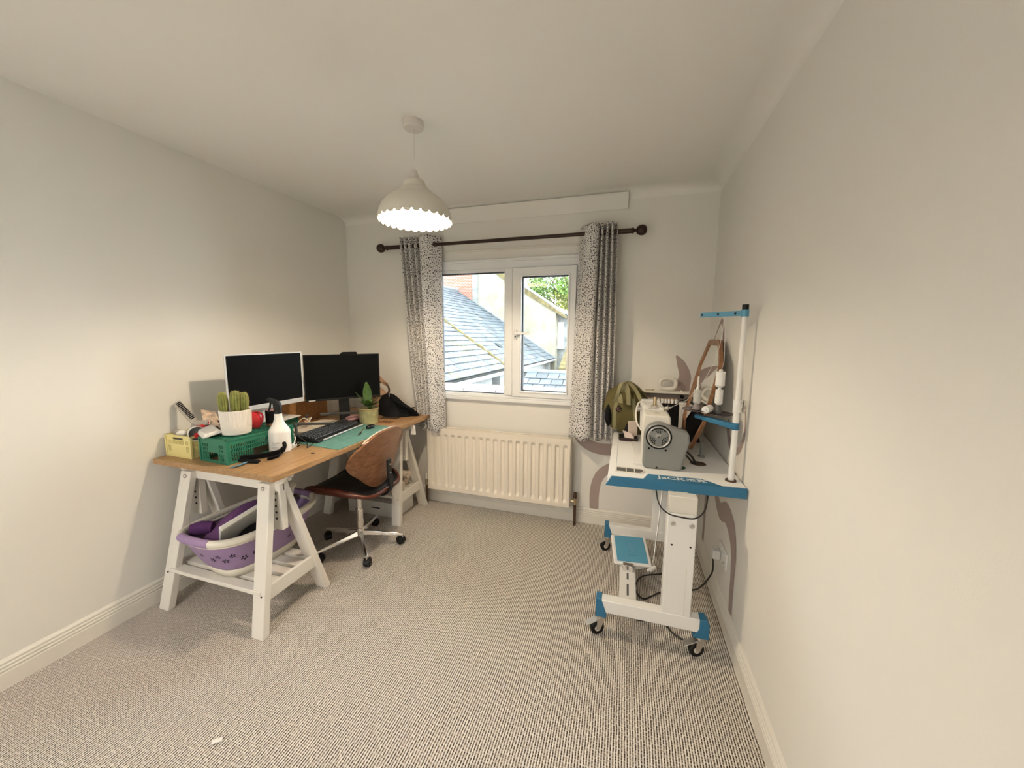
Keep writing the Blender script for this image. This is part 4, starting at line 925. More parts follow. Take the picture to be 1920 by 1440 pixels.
# ---- laundry basket on the near trestle shelf
bk = thing('laundry_basket', 'lilac and white collapsible laundry basket on the shelf of the near trestle', 'basket', (-2.43,-1.345,.212))
BC = Vector((-2.432,-1.345,0)); BR = Matrix.Translation(BC) @ Matrix.Rotation(math.radians(88),4,'Z')
def sup(a, sx, sy, n=3.2):
    c,s = math.cos(a), math.sin(a); return (sx*abs(c)**(2/n)*(1 if c > 0 else -1), sy*abs(s)**(2/n)*(1 if s > 0 else -1))
zr = .455
def rimz(a): return .012*abs(math.cos(a))**2
def wallp(u,v, z0=.26, z1=zr-.03):
    a = 2*PI*u; k = v; sx = .205+.085*k**.8; sy = .135+.055*k**.8
    if k < .35: sx -= .0
    x,y = sup(a,sx,sy); return tuple(BR @ Vector((x,y,z0+(z1-z0)*k+rimz(a)*k)))
b = MB(); b.grid(wallp, 72, 10, True); part('soft_wall', b, LILAC, bk, solid=.004, ang=80)
b = MB()
def basep(u,v): a = 2*PI*u; x,y = sup(a,.19+.018*v,.12+.017*v); return tuple(BR @ Vector((x,y,.214+.05*v)))
b.grid(basep, 72, 2, True); rr = [b.v(*(BR @ Vector((*sup(2*PI*i/72,.19,.12),.216)))) for i in range(72)]; b.face(rr); part('base', b, BASKW, bk, solid=.004, ang=80)
rimpts = [BR @ Vector((*sup(2*PI*i/96,.298,.198),zr-.012+rimz(2*PI*i/96))) for i in range(96)]
b = MB(); n = 96
for i in range(n):
    pass
b.tube([p+Vector((0,0,.0)) for p in rimpts], .017, 10, True); b2 = [BR @ Vector((*sup(2*PI*i/96,.29,.19),zr-.03+rimz(2*PI*i/96))) for i in range(96)]
b.tube(b2, .012, 8, True); part('rim', b, BASKW, bk)
ga = [i for i in range(96) if abs(((i/96*2*PI)-PI)) < .34]
part('grip', MB().tube([rimpts[i]+Vector((0,0,.001)) for i in ga], .0195, 12), LILAC, bk)
part('grip', MB().tube([rimpts[(i+48)%96]+Vector((0,0,.001)) for i in ga], .0195, 12), LILAC, bk)
b = MB()
for (u,v,s) in [(.53,.5,1),(.56,.62,.8),(.585,.45,1),(.62,.6,.9),(.66,.42,1.1),(.70,.48,1.2),(.735,.62,.8),(.80,.52,1.15),(.84,.5,1.1),(.88,.55,1.1),(.92,.5,1),(.50,.6,.8),(.97,.52,1),(.77,.4,.8)]:
    p = Vector(wallp(u,v)); du = (Vector(wallp(u+.004,v))-p).normalized(); dv = (Vector(wallp(u,v+.02))-p).normalized(); nn = du.cross(dv)
    if nn.dot(p-BC-Vector((0,0,p.z))) < 0: nn = -nn
    for k in range(5):
        a = 2*PI*k/5+u*9; c = p+nn*.0032+(du*math.cos(a)+dv*math.sin(a))*.0095*s; r1 = du*math.cos(a)+dv*math.sin(a); r2_ = du*-math.sin(a)+dv*math.cos(a)
        b.face([b.v(*(c+r1*math.cos(q)*.006*s+r2_*math.sin(q)*.0034*s)) for q in [2*PI*i/8 for i in range(8)]])
part('flower_cutouts', b, HOLE, bk, smooth=False, kind='stuff')
def towel(u,v):
    x = -.22+.40*u; y = -.06+.20*v; h = .36+.13*math.sin(PI*(.12+.75*u))*math.sin(PI*(.1+.8*v))+.02*noise.noise(Vector((u*4,v*4,1)))+.03*u
    return tuple(BR @ Vector((x*(.86+.14*math.sin(PI*v)),y*(.8+.2*math.sin(PI*u)),h)))
b = MB(); b.grid(towel, 30, 24); tag(part('purple_towel', b, PURP, solid=.01, ang=80), 'purple towel heaped in the laundry basket', 'towel')
single('rolled_purple_towel', MB().tube([BR @ Vector(q) for q in ((-.225,.13,.45),(-.20,.10,.455),(-.17,.06,.45))], .038, 16, rs=[.030,.034,.03]), mat('violet_towel',(.10,.03,.13),.95,bump=1,bscale=200), 'small rolled violet towel at the left end of the laundry basket', 'towel')
PNL = Matrix.Translation((-2.36,-1.37,.47)) @ Matrix.Rotation(math.radians(84),4,'Z') @ Matrix.Rotation(-.20,4,'Y') @ Matrix.Rotation(.45,4,'X')
b = MB(); b.box(-.20,.20,-.006,.006,-.09,.09, PNL)
wp = recentre(tag(part('drop_panel', b, WHITEM, bev=.003), 'white flat panel propped slantwise in the laundry basket', 'panel'))
b = MB(); b.box(-.20,.20,-.020,-.006,.078,.092, PNL)
WM[wp.name] = Matrix.Translation(wp.location); part('edge_lip', b, CREAMW, wp, bev=.002)
single('dark_wicker_basket', MB().frame(rect(-2.50,-2.40,.45,.56), rect(-2.49,-2.41,.46,.55), (-1.16,-1.15)).box(-2.50,-2.40,-1.15,-1.09,.45,.46).box(-2.50,-2.49,-1.15,-1.09,.45,.56), PIPE, 'dark brown open wooden piece standing at the back of the laundry basket', 'frame')
single('dark_cloth', MB().sphere((-2.33,-1.40,.40), .085, 18, 10, (.7,1.4,.55)), BLACKM, 'black cloth under the white panel in the laundry basket', 'cloth')
# ---- things on and beneath the far trestle
sb2 = thing('storage_box', 'flat white box on the floor under the far trestle', 'box', (-2.42,-.33,0))
part('body', MB().box(-2.64,-2.19,-.40,-.16,0,.115), PAPER, sb2, bev=.002); part('label_slot', MB().box(-2.42,-2.34,-.4015,-.40,.058,.066), BLACKM, sb2)
for k,(x0,y0,x1,y1,r,lbl) in enumerate(((-2.66,-.38,-2.18,-.42,.03,'front'),(-2.62,-.30,-2.17,-.34,.034,'middle'),(-2.68,-.20,-2.20,-.24,.032,'rear'))):
    b = MB(); b.cyl((x0,y0,.212+r),(x1,y1,.212+r),r,n=18); single('rolled_fabric', b, LINEN, 'off white fabric roll on the far trestle shelf, %s of three side by side' % lbl, 'fabric roll', 'fabric rolls on the far trestle shelf')
single('rolled_fabric', MB().cyl((-2.58,-.27,.31),(-2.16,-.26,.31),.032,n=18), LINEN, 'cream fabric roll on top of the three rolls on the far trestle', 'fabric roll', 'fabric rolls on the far trestle shelf')
for k,x in enumerate((-2.066,-2.046)):
    single('paper_tag', MB().hexa([(x,-.36,.675),(x+.012,-.345,.675),(x+.012,-.342,.675),(x,-.357,.675)], [(x,-.36,.745),(x+.010,-.35,.748),(x+.010,-.347,.748),(x,-.357,.745)]), PAPER, '%s white tag hanging under the far end of the desk' % ('left' if k == 0 else 'right'), 'tag')

# ================================================================== CHAIR
ch = thing('swivel_chair', 'walnut ply swivel chair with black seat and chrome five star base', 'chair', (-2.20,-.80,0), math.radians(2))
CH = WM[ch.name]
def L(*p): return CH @ Vector(p)
CSEG = [-46,20,104,178,242]
hub = part('base_hub', MB().cyl((0,0,.085),(0,0,.135),.030,.026,24), CHROME, ch, local=True, bev=.003)
for a in CSEG:
    a = math.radians(a); d = Vector((math.cos(a),math.sin(a),0)); s = Vector((-d.y,d.x,0)); b = MB()
    p0, p1 = d*.02+Vector((0,0,.095)), d*.285+Vector((0,0,.074))
    b.hexa([p0-s*.017+Vector((0,0,-.012)),p1-s*.011+Vector((0,0,-.008)),p1+s*.011+Vector((0,0,-.008)),p0+s*.017+Vector((0,0,-.012))], [p0-s*.010+Vector((0,0,.022)),p1-s*.007+Vector((0,0,.008)),p1+s*.007+Vector((0,0,.008)),p0+s*.010+Vector((0,0,.022))])
    part('base_arm', b, CHROME, ch, local=True, bev=.003)
    c = d*.277; ax = Vector((math.cos(a+1.1),math.sin(a+1.1),0)); off = Vector((-ax.y,ax.x,0))*.012
    k = part('caster', MB().cyl(c+Vector((0,0,.05)),c+Vector((0,0,.074)),.006), CHROME, ch, local=True)
    for q in (-1,1):
        w0 = c+off+ax*(.004*q)+Vector((0,0,.027)); part('wheel', MB().cyl(w0,w0+ax*(.017*q),.027,.024,22), BLACKP, k, local=True, bev=.003)
    hd_ = [c+off+Vector((0,0,.027))+Vector((off.normalized().x*.030*math.cos(t), off.normalized().y*.030*math.cos(t), .030*math.sin(t))) for t in [PI*i/8 for i in range(9)]]
    part('hood', MB().ribbon(hd_, .030, .004, ax), BLACKP, k, local=True)
part('gas_column', MB().cyl((0,0,.12),(0,0,.27),.024,n=24).cyl((0,0,.26),(0,0,.43),.017,n=24), CHROME, ch, local=True)
part('mechanism', MB().box(-.09,.09,-.06,.06,.385,.41), BLACKP, ch, local=True, bev=.006)
def seatf(off, sc=1.0):
    def f(u,v):
        a = 2*PI*u; r = v
        x,y = sup(a, .265*sc*r, .245*sc*r, 3.8); x -= .03
        z = .418+.085*abs(y/.245)**5*(1-.45*max(0,x/.235))+.02*max(0,x/.235)**2-.015*max(0,-(x+.03)/.265)**3+off
        return (x, y*(1-.06*max(0,x/.235)), z)
    return f
b = MB(); b.grid(seatf(0), 64, 10, True); part('seat_shell', b, PLYD, ch, local=True, solid=.022, ang=60)
def cush(u,v):
    a = 2*PI*u; x,y = sup(a, .25*v, .222*v, 3.8); x -= .03; z = seatf(0)(u,v*.95)[2]+.012+.022*(1-v**6); return (x,y*(1-.06*max(0,x/.235)),z)
b = MB(); b.grid(cush, 64, 14, True); part('seat_cushion', b, LEATH, ch, local=True, ang=80)
part('cushion_piping', MB().tube([Vector(cush(i/72,1))+Vector((0,0,.002)) for i in range(72)], .004, 6, True), LEATH, ch, local=True)
def bw(t): # half width of the back at height fraction t
    return .175+.110*math.sin(PI/2*min(1,t/.55))**1.1 if t < .55 else .285-.070*((t-.55)/.45)**2.4
def backf(off, sc=1.0):
    def f(u,v):
        x_ = (u-.5)*2; t = v
        hw = bw(t)*sc; e = 1-abs(x_)**2.5; zt = .475+.355*t
        # rounded top and bottom corners
        z = .455+.378*(.5+(t-.5)*sc) ; z = z - (.06*(t**3))*abs(x_)**2.6 + .11*((1-t)**2)*abs(x_)**2.4
        y = x_*hw; return (.170+.075*t-.75*y*y+off, y, z)
    return f
b = MB(); b.grid(backf(.0), 30, 26); part('backrest_shell', b, PLY, ch, local=True, solid=.013, ang=50, bev=.002)
b = MB(); b.grid(backf(-.022,.93), 30, 26); part('back_cushion', b, LEATH, ch, local=True, solid=.022, ang=50, bev=.006)
b = MB(); top = [Vector(backf(-.014)(i/30,1))+Vector((0,0,.0015)) for i in range(1,30)]; b.ribbon(top, .010, .004, (1,0,0)); part('cream_top_edge', b, CREAMB, ch, local=True, label='pale ply edge along the top of the back')
part('back_bracket', MB().ribbon(bez([(.03,0,.392),(.14,0,.388),(.215,0,.40),(.247,0,.44),(.248,0,.50),(.240,0,.56),(.240,0,.635)],6), .045, .012, (0,1,0)), BLACKP, ch, local=True, bev=.004)
for z in (.545,.60): part('bolt', MB().cyl((.243,0,z),(.252,0,z),.005), STEEL, ch, local=True)

# ================================================================== SEWING TABLE
T2 = .78; Y0, Y1 = -1.045, -.045; X0, X1 = -.575, -.008
st = thing('sewing_table', 'white industrial sewing table with blue front edge on casters by the right wall', 'table', (-.29,-.6,0))
b = MB()
top = [(X0+.022,Y1),(X0+.022,Y0),(X1,Y0+.03),(X1,Y1)]
b.prism([(X0-.012,Y1),(X0-.012,Y0),(X1,Y0+.03),(X1,Y1)], (T2-.038,T2-.004), 'z'); part('table_board', b, WHITEM, st, bev=.008)
b = MB(); b.hexa([(X0-.012,Y0,T2-.004),(X1,Y0+.03,T2-.004),(X1,Y1,T2-.004),(X0-.012,Y1,T2-.004)], [(X0+.012,Y0+.01,T2),(X1,Y0+.037,T2),(X1,Y1,T2),(X0+.012,Y1,T2)]); part('table_surface', b, WHITEM, st)
b = MB(); b.hexa([(X0-.02,Y0-.012,T2-.042),(X1+.002,Y0+.018,T2-.042),(X1+.002,Y0+.035,T2-.042),(X0-.02,Y0+.006,T2-.042)], [(X0+.006,Y0-.008,T2+.001),(X1+.002,Y0+.022,T2+.001),(X1+.002,Y0+.035,T2+.001),(X0+.006,Y0+.006,T2+.001)])
b.prism([(-.43,-1.036),(-.10,-1.018),(-.135,-.985),(-.175,-.953),(-.405,-.962)], (T2-.003,T2+.0012), 'z'); part('blue_edge', b, BLUE, st, bev=.0008, label='blue front edge with a raised logo panel')
Mt = Matrix.Translation((-.305,-.990,T2+.0015)) @ Matrix.Rotation(.045,4,'Z') @ Matrix.Diagonal((1.25,1,1,1))
text_mesh('JaCK', .046, .0004, Mt, 'white_lettering', WHITEM, st)
text_mesh('\u6770\u514b', .036, .0004, Matrix.Translation((-.200,-.986,T2+.0015)) @ Matrix.Rotation(.045,4,'Z') @ Matrix.Diagonal((1.2,1,1,1)), 'white_lettering', WHITEM, st)
tr_ = part('recessed_tray', MB().frame([(-.555,-.975),(-.44,-.975),(-.42,-.95),(-.42,-.915),(-.435,-.905),(-.555,-.905)], [(-.548,-.970),(-.444,-.970),(-.427,-.947),(-.427,-.918),(-.438,-.911),(-.548,-.911)], (T2-.002,T2+.004), 'z'), CREAMW, st, bev=.0008)
part('tray_well', MB().prism([(-.548,-.970),(-.444,-.970),(-.427,-.947),(-.427,-.918),(-.438,-.911),(-.548,-.911)], (T2,T2+.0012), 'z'), mat('tray_dark',(.10,.095,.08),.5), tr_)
part('tray_divider', MB().box(-.506,-.502,-.97,-.911,T2,T2+.004).box(-.468,-.464,-.97,-.911,T2,T2+.004), CREAMW, tr_)
part('side_groove', MB().box(-.553,-.551,-.98,-.05,T2+.0001,T2+.0004), mat('groove_grey',(.35,.40,.43),.6), st)
part('cable_hole', MB().lathe([(0,.0006),(.034,.0006),(.036,.0012),(.038,.0006)], (-.15,-.725,T2), 28), PIPE, st, label='dark brown oval cable hole')
def castor(x,y,a,par):
    k = part('caster', MB().cyl((x,y,.085),(x,y,.10),.018,n=18), STEEL, par); d = Vector((math.cos(a),math.sin(a),0)); s = Vector((-d.y,d.x,0)); c = Vector((x,y,.034))-d*.016
    for q in (-1,1): part('fork', MB().hexa([c+s*.014*q-d*.01-Vector((0,0,.004)),c+s*.014*q+d*.01-Vector((0,0,.004)),c+s*.017*q+d*.01-Vector((0,0,.004)),c+s*.017*q-d*.01-Vector((0,0,.004))], [Vector((x,y,.088))+s*.014*q-d*.022,Vector((x,y,.088))+s*.014*q+d*.018,Vector((x,y,.088))+s*.017*q+d*.018,Vector((x,y,.088))+s*.017*q-d*.022]), STEEL, k)
    part('wheel', MB().cyl(c-s*.011,c+s*.011,.034,n=26), BLACKP, k, bev=.004); part('wheel_hub', MB().cyl(c-s*.0125,c+s*.0125,.015,n=16), CREAMW, k, bev=.001)
    e = c-d*.02+Vector((0,0,.040)); part('brake_pedal', MB().ribbon([Vector((x,y,.082))-d*.012, e, e-d*.038-Vector((0,0,.012))], .032, .004, s), STEEL, k, bev=.001)
# side frames: foot beam, blue end caps, post
for yy,nm in ((-1.08,0),(-.34,1)):
    b = MB(); b.box(-.595,-.165,yy-.025,yy+.025,.128,.190); part('foot_beam', b, WHITEM, st, bev=.003)
    b = MB(); b.prism([(-.615,.196),(-.59,.196),(-.565,.128),(-.565,.102),(-.615,.102)], (yy-.027,yy+.027)); part('end_cap', b, BLUE, st, bev=.003, label='blue end cap')
    b = MB(); b.prism([(-.165,.192),(-.14,.192),(-.125,.172),(-.125,.102),(-.19,.102),(-.165,.150)], (yy-.027,yy+.027)); part('end_cap', b, BLUE, st, bev=.003, label='blue end cap')
    castor(-.592,yy,.5,st); castor(-.155,yy,.35,st)
    yc = yy+.01
    b = MB(); b.box(-.325,-.205,yc-.032,yc+.032,.17,.665); p = part('post', b, WHITEM, st, bev=.004)
    b = MB(); b.box(-.322,-.208,yc-.028,yc+.028,.665,.742); part('inner_post', b, CREAMW, st, bev=.003)
    part('post_seam', MB().box(-.235,-.232,yc-.0335,yc-.032,.19,.42), CREAMW, p)
    for x in (-.30,-.225):
        part('bolt', MB().lathe([(0,.002),(.004,.002),(.0045,.005),(.009,.006),(.011,.003),(.011,0),(0,0)], (0,0,0), 16, Matrix.Translation((x,yc-.032,.618)) @ Matrix.Rotation(PI/2,4,'X')), STEEL, p)
        part('bolt_hole', MB().cyl((x,yc-.0326,.52),(x,yc-.0318,.52),.0045,n=12), HOLE, p)
part('cross_rail', MB().box(-.29,-.24,-1.05,-.37,.69,.742), CREAMW, st, bev=.003)
# pedal and its slotted bar
pb = part('pedal_bar', MB().box(-.508,-.428,-1.055,-.365,.128,.140), WHITEM, st, bev=.002)
b = MB()
for y0,y1 in ((-1.03,-.995),(-.965,-.875),(-.835,-.78)): b.box(-.473,-.463,y0,y1,.1395,.1406)
part('bar_slots', b, GREYD, pb)
MP = Matrix.Translation((-.455,-.615,.185)) @ Matrix.Rotation(math.radians(7),4,'Z') @ Matrix.Rotation(math.radians(10),4,'X')
def MBx(*a): return MB().box(*a, MP)
pd = part('treadle', MBx(-.103,.103,-.118,.118,-.012,.004), WHITEM, st, bev=.012)
part('treadle_skirt', MB().hexa([MP @ Vector(q) for q in ((-.03,-.10,-.045),(.03,-.10,-.045),(.03,.08,-.045),(-.03,.08,-.045))], [MP @ Vector(q) for q in ((-.095,-.112,-.010),(.095,-.112,-.010),(.095,.11,-.010),(-.095,.11,-.010))]), WHITEM, pd, bev=.003)
part('treadle_mat', MBx(-.083,.085,-.104,.106,.004,.008), BLUEL, pd, bev=.002, label='blue rubber treadle mat')
MLt = MP @ Matrix.Translation((.005,.0,.0085)) @ Matrix.Rotation(-PI/2,4,'Z')
text_mesh('JaCK', .040, .0008, MLt, 'raised_lettering', mat('blue_rubber_light',(.16,.38,.53),.5), pd); part('logo_frame', MB().frame(rect(-.022,.032,-.055,.055), rect(-.019,.029,-.052,.052), (.008,.0092), 'z', MP), BLUEL, pd)
part('clamp', MB().box(-.495,-.44,-.765,-.735,.14,.175).cyl((-.485,-.77,.165),(-.485,-.745,.165),.010).cyl((-.45,-.77,.165),(-.45,-.745,.165),.010), CHROME, st, bev=.002)
part('pitman_rod', MB().cyl((-.335,-.70,.15),(-.285,-.55,.70),.0035,n=8), CHROME, st); part('rod_joint', MB().cyl((-.352,-.73,.150),(-.322,-.70,.155),.011).cyl((-.365,-.735,.15),(-.34,-.72,.15),.008), WHITEM, st, bev=.002)
part('under_hooks', MB().cyl((-.12,-.98,.742),(-.12,-.98,.725),.012).box(-.08,-.074,-1.0,-.98,.722,.742).box(-.06,-.054,-1.0,-.98,.722,.742), STEEL, st)

# ---- sewing machine
sm_ = thing('sewing_machine', 'cream industrial sewing machine with grey motor cover on the white table', 'sewing machine', (-.34,-.60,T2))
YN = -.85
wp_ = [(-.428,T2+.001),(-.434,1.0),(-.430,1.033),(-.424,1.040),(-.312,1.040),(-.305,1.030),(-.303,1.0),(-.30,.93),(-.26,.90),(-.25,T2+.001)]
part('column', MB().prism(wp_, (YN+.012,-.66)), CREAMW, sm_, bev=.006)
part('arm', MB().prism([(-.425,.93),(-.430,1.033),(-.422,1.042),(-.322,1.042),(-.312,1.030),(-.318,.93)], (-.662,-.42)), WHITEM, sm_, bev=.006)
part('needle_head', MB().prism([(-.428,.855),(-.432,1.03),(-.424,1.045),(-.322,1.045),(-.314,1.03),(-.318,.855)], (-.42,-.355)), WHITEM, sm_, bev=.006)
part('needle_bar', MB().cyl((-.375,-.39,.80),(-.375,-.39,.86),.004).box(-.385,-.365,-.40,-.38,.784,.79), CHROME, sm_)
part('bed', MB().box(-.47,-.29,-.84,-.33,T2+.0005,T2+.004), WHITEM, sm_, bev=.001)
part('top_plate', MB().box(-.405,-.325,-.72,-.54,1.040,1.047), WHITEM, sm_, bev=.003)
cc = (-.360,.944); R_ = .068
cov = [(-.424,T2+.006),(-.428,.80)]+[(cc[0]+R_*math.cos(a),cc[1]+R_*math.sin(a)) for a in [PI-.02-(PI-.02-1.05)*i/14 for i in range(15)]]+[(-.232,.974),(-.224,.966),(-.2205,.925),(-.226,.905),(-.246,.80),(-.252,.786),(-.262,T2+.002),(-.41,T2+.001)]
mc = part('motor_cover', MB().prism(cov, (YN-.035,YN+.03)), GREYC, sm_, bev=.010, label='grey plastic motor cover')
b = MB(); R2 = .057
def torus(b, c, R, r, n=48): b.tube([(c[0]+R*math.cos(2*PI*i/n),c[2],c[1]+R*math.sin(2*PI*i/n)) for i in range(n)], r, 8, True)
yc_ = YN-.035
torus(b, (cc[0],cc[1],yc_), R2, .0035); part('cover_ring_groove', b, BLACKP, mc)
b = MB(); torus(b, (cc[0],cc[1],yc_-.001), R2-.0075, .0042); part('handwheel_ring', b, STEEL, mc)
hwl = part('handwheel', MB().lathe([(0,.006),(.008,.006),(.014,.004),(.016,.002),(.040,.001),(.047,-.002),(.047,-.01),(0,-.01)], (0,0,0), 40, Matrix.Translation((cc[0],yc_,cc[1])) @ Matrix.Rotation(PI/2,4,'X')), GREYC, mc)
b = MB()
for ca in (90,210,330):
    for r_,n_ in ((.023,2),(.031,4),(.0385,5)):
        for k in range(n_):
            a = math.radians(ca+(k-(n_-1)/2)*(16 if n_ > 2 else 26)); da = .09 if n_ > 2 else .16
            if n_ == 5 and ca == 90: continue
            b.ribbon([(cc[0]+r_*math.cos(a+t),yc_-.0022,cc[1]+r_*math.sin(a+t)) for t in (-da,0,da)], .0042, .0014, (math.cos(a),0,math.sin(a)))
for k in range(9):
    a = math.radians(90+(k-4)*11); b.ribbon([(cc[0]+.0415*math.cos(a+t),yc_-.0015,cc[1]+.0415*math.sin(a+t)) for t in (-.1,0,.1)], .0045, .0014, (math.cos(a),0,math.sin(a)))
part('vent_slots', b, BLACKM, mc, kind='stuff')
part('hub_cap', MB().cyl((cc[0],yc_-.0065,cc[1]),(cc[0],yc_-.009,cc[1]),.0028,n=12), BLACKM, mc)
for x,z in ((-.402,.884),(-.325,.880),(-.362,.790)): part('screw_recess', MB().cyl((x,yc_-.0006,z),(x,yc_+.001,z),.0052,n=16), BLACKM, mc)
part('dark_vent', MB().box(-.262,-.238,YN+.031,YN+.06,.955,.975), BLACKM, sm_)
part('thread_pin', MB().cyl((-.365,-.60,1.047),(-.365,-.60,1.095),.010,.0095,16).cyl((-.365,-.60,1.047),(-.365,-.60,1.052),.018), BRASS, sm_, bev=.002)
b = MB()
for k,(x,y) in enumerate(((-.35,-.64),(-.37,-.66),(-.34,-.68),(-.355,-.70),(-.385,-.73))): b.tube(bez([(x-.02,y,1.05),(x,y+.01,1.056),(x+.018,y-.004,1.05)],4), .0016, 6)
part('thread_guides', b, STEEL, sm_)
part('tension_knob', MB().cyl((-.318,-.66,1.045),(-.300,-.665,1.05),.011).cyl((-.30,-.665,1.05),(-.288,-.668,1.053),.006), STEEL, sm_, bev=.002)
part('bobbin_winder', MB().cyl((-.335,-.70,1.045),(-.335,-.70,1.060),.012), CREAMW, sm_, bev=.002)
part('oil_plug', MB().cyl((-.365,-.78,1.040),(-.365,-.78,1.0425),.014,n=20), STEEL, sm_)
part('knee_lever_loop', MB().tube(bez([(-.405,-.56,1.045),(-.43,-.57,1.062),(-.452,-.58,1.05),(-.462,-.60,1.0),(-.455,-.62,.95),(-.436,-.63,.92)],6), .0042, 8), CREAMW, sm_)
part('side_fitting', MB().cyl((-.434,-.55,1.02),(-.46,-.55,1.02),.014).box(-.452,-.445,-.56,-.54,1.0,1.045), STEEL, sm_, bev=.002)
part('power_cables', MB().tube(bez([(-.245,-.80,.86),(-.215,-.775,.85),(-.185,-.75,.82),(-.165,-.735,.785)],5), .006, 8).tube(bez([(-.245,-.79,.845),(-.222,-.77,.835),(-.198,-.755,.81),(-.178,-.735,.783)],5), .005, 8), CORDB, sm_)
single('green_scrap', MB().sphere((-.242,-.835,T2+.006), .014, 10, 6, (1.4,1,.5)), mat('dark_green_cloth',(.03,.07,.04),.9), 'dark green scrap by the foot of the grey motor cover', 'scrap')

# ---- thread stand
PX, PY = -.050, -.935
ts = thing('thread_stand', 'white thread stand post with blue arms fixed to the sewing table', 'thread stand', (PX,PY,T2))
part('post', MB().cyl((PX,PY,T2),(PX,PY,1.14),.0125,n=20).cyl((PX,PY,1.12),(PX,PY,1.525),.0105,n=20), WHITEM, ts)
part('foot_collar', MB().lathe([(.0125,.006),(.022,.006),(.023,0),(0,0)], (PX,PY,T2), 24), PIPE, ts)
part('top_cap', MB().cyl((PX,PY,1.545),(PX,PY,1.567),.013,n=20), BLACKP, ts, bev=.002)
ua = part('upper_arm', MB().cyl((PX,PY,1.515),(PX,PY,1.545),.0155,n=20).ribbon([(PX,PY,1.53),(-.115,-.88,1.53),(-.20,-.80,1.53)], .022, .004, (0,0,1)).ribbon([(PX,PY,1.520),(-.20,-.80,1.520)], .012, .003, (1,1,0)), BLUEL, ts, bev=.001)
for t in (.2,.58,.96): p = Vector((PX,PY,1.53)).lerp(Vector((-.20,-.80,1.53)),t); part('eyelet', MB().cyl(p+Vector((-.002,-.005,0)),p+Vector((.003,.003,0)),.005,n=12), BLACKP, ua)
la = part('lower_arm', MB().cyl((PX,PY,1.018),(PX,PY,1.05),.0165,n=20).hexa([(PX-.01,PY-.014,1.020),(PX+.012,PY+.006,1.020),(-.185,-.800,1.038),(-.20,-.822,1.038)], [(PX-.01,PY-.014,1.044),(PX+.012,PY+.006,1.044),(-.185,-.800,1.056),(-.20,-.822,1.056)]), BLUE, ts, bev=.003, label='blue lower arm')
for cx_,cy_,z_ in ((-.190,-.805,1.074),(-.098,-.815,1.062)):
    pt = part('spool_plate', MB().lathe([(0,.003),(.05,.003),(.060,.006),(.064,.006),(.064,.002),(.05,0),(0,0)], (cx_,cy_,z_), 40), SMOKE, ts, label='smoked plastic spool plate')
    part('spool_cone', MB().lathe([(.0,.045),(.008,.045),(.010,.04),(.020,.004),(0,.004)], (cx_,cy_,z_), 20), GREYD if cx_ > -.15 else mat('mauve_grey_plastic',(.25,.21,.21),.5), pt); part('spindle', MB().cyl((cx_,cy_,z_),(cx_,cy_,z_+(.165 if cx_ < -.15 else .21)),.004,n=10), CREAMW, pt)
part('joint_sleeve', MB().cyl((PX,PY,1.095),(PX,PY,1.155),.0155,n=20), WHITEM, ts, bev=.003)
jp = part('clamp_plate', MB().cyl((PX+.022,PY-.004,1.145),(PX+.026,PY-.004,1.145),.010,n=18).cyl((PX+.022,PY-.004,1.108),(PX+.026,PY-.004,1.108),.010,n=18).box(PX+.022,PX+.026,PY-.014,PY+.006,1.108,1.145), STEEL, ts)
part('clamp_screws', MB().cyl((PX,PY-.004,1.143),(PX+.036,PY-.004,1.143),.0035,n=10).cyl((PX,PY-.004,1.110),(PX+.036,PY-.004,1.110),.0035,n=10).cyl((PX+.026,PY-.004,1.143),(PX+.030,PY-.004,1.143),.006,n=6).cyl((PX+.026,PY-.004,1.110),(PX+.030,PY-.004,1.110),.006,n=6), STEEL, jp)
def spool(label, p0, p1, r, m):
    p0 = Vector(p0); p1 = Vector(p1); d = (p1-p0).normalized(); t = thing('thread_spool', label, 'spool', p0, 0, 'thread spools on the thread stand'); hh = (p1-p0).length
    part('thread', MB().cyl(p0+d*.006,p1-d*.006,r,r*.96,28), m, t, bev=.002); part('tube', MB().cyl(p0,p0+d*.007,r*.7,n=20).cyl(p1-d*.007,p1+d*.004,r*.42,n=20).cyl(p1+d*.004,p1+d*.005,r*.25,n=12), THREAD, t, bev=.001)
spool('grey thread spool standing on the left plate of the thread stand', (-.190,-.805,1.103), (-.190,-.805,1.180), .0175, GTHREAD)
spool('white thread spool, lower of the two stacked on the right plate', (-.098,-.815,1.108), (-.098,-.815,1.186), .0175, THREAD)
spool('white thread spool, upper of the two stacked on the right plate', (-.098,-.815,1.192), (-.098,-.815,1.272), .0205, THREAD)
spool('white thread spool lying on its side on the right plate', (-.128,-.80,1.086), (-.165,-.868,1.086), .0175, THREAD)
single('loose_thread', MB().tube(bez([(-.098,-.815,1.27),(-.085,-.80,1.32),(-.10,-.84,1.44),(-.115,-.88,1.528)],6), .0008, 5).tube(bez([(-.19,-.805,1.18),(-.165,-.80,1.22),(-.13,-.83,1.32),(-.115,-.86,1.44),(-.118,-.878,1.526)],6), .0008, 5), THREAD, 'two loose white threads rising from the spools to the upper arm', 'thread')
single('slack_thread', MB().tube(bez([(-.19,-.80,1.19),(-.225,-.77,1.12),(-.26,-.72,1.085),(-.29,-.67,1.055)],6), .0009, 5), THREAD, 'slack white thread from the grey spool down to the sewing machine', 'thread')
single('reserve_spindle', MB().lathe([(0,.085),(.004,.085),(.007,.06),(.010,.01),(.018,.006),(.018,0),(0,0)], (-.115,-.60,T2), 20), GREYC, 'grey cone shaped spindle standing on the table under the mirror', 'spindle')

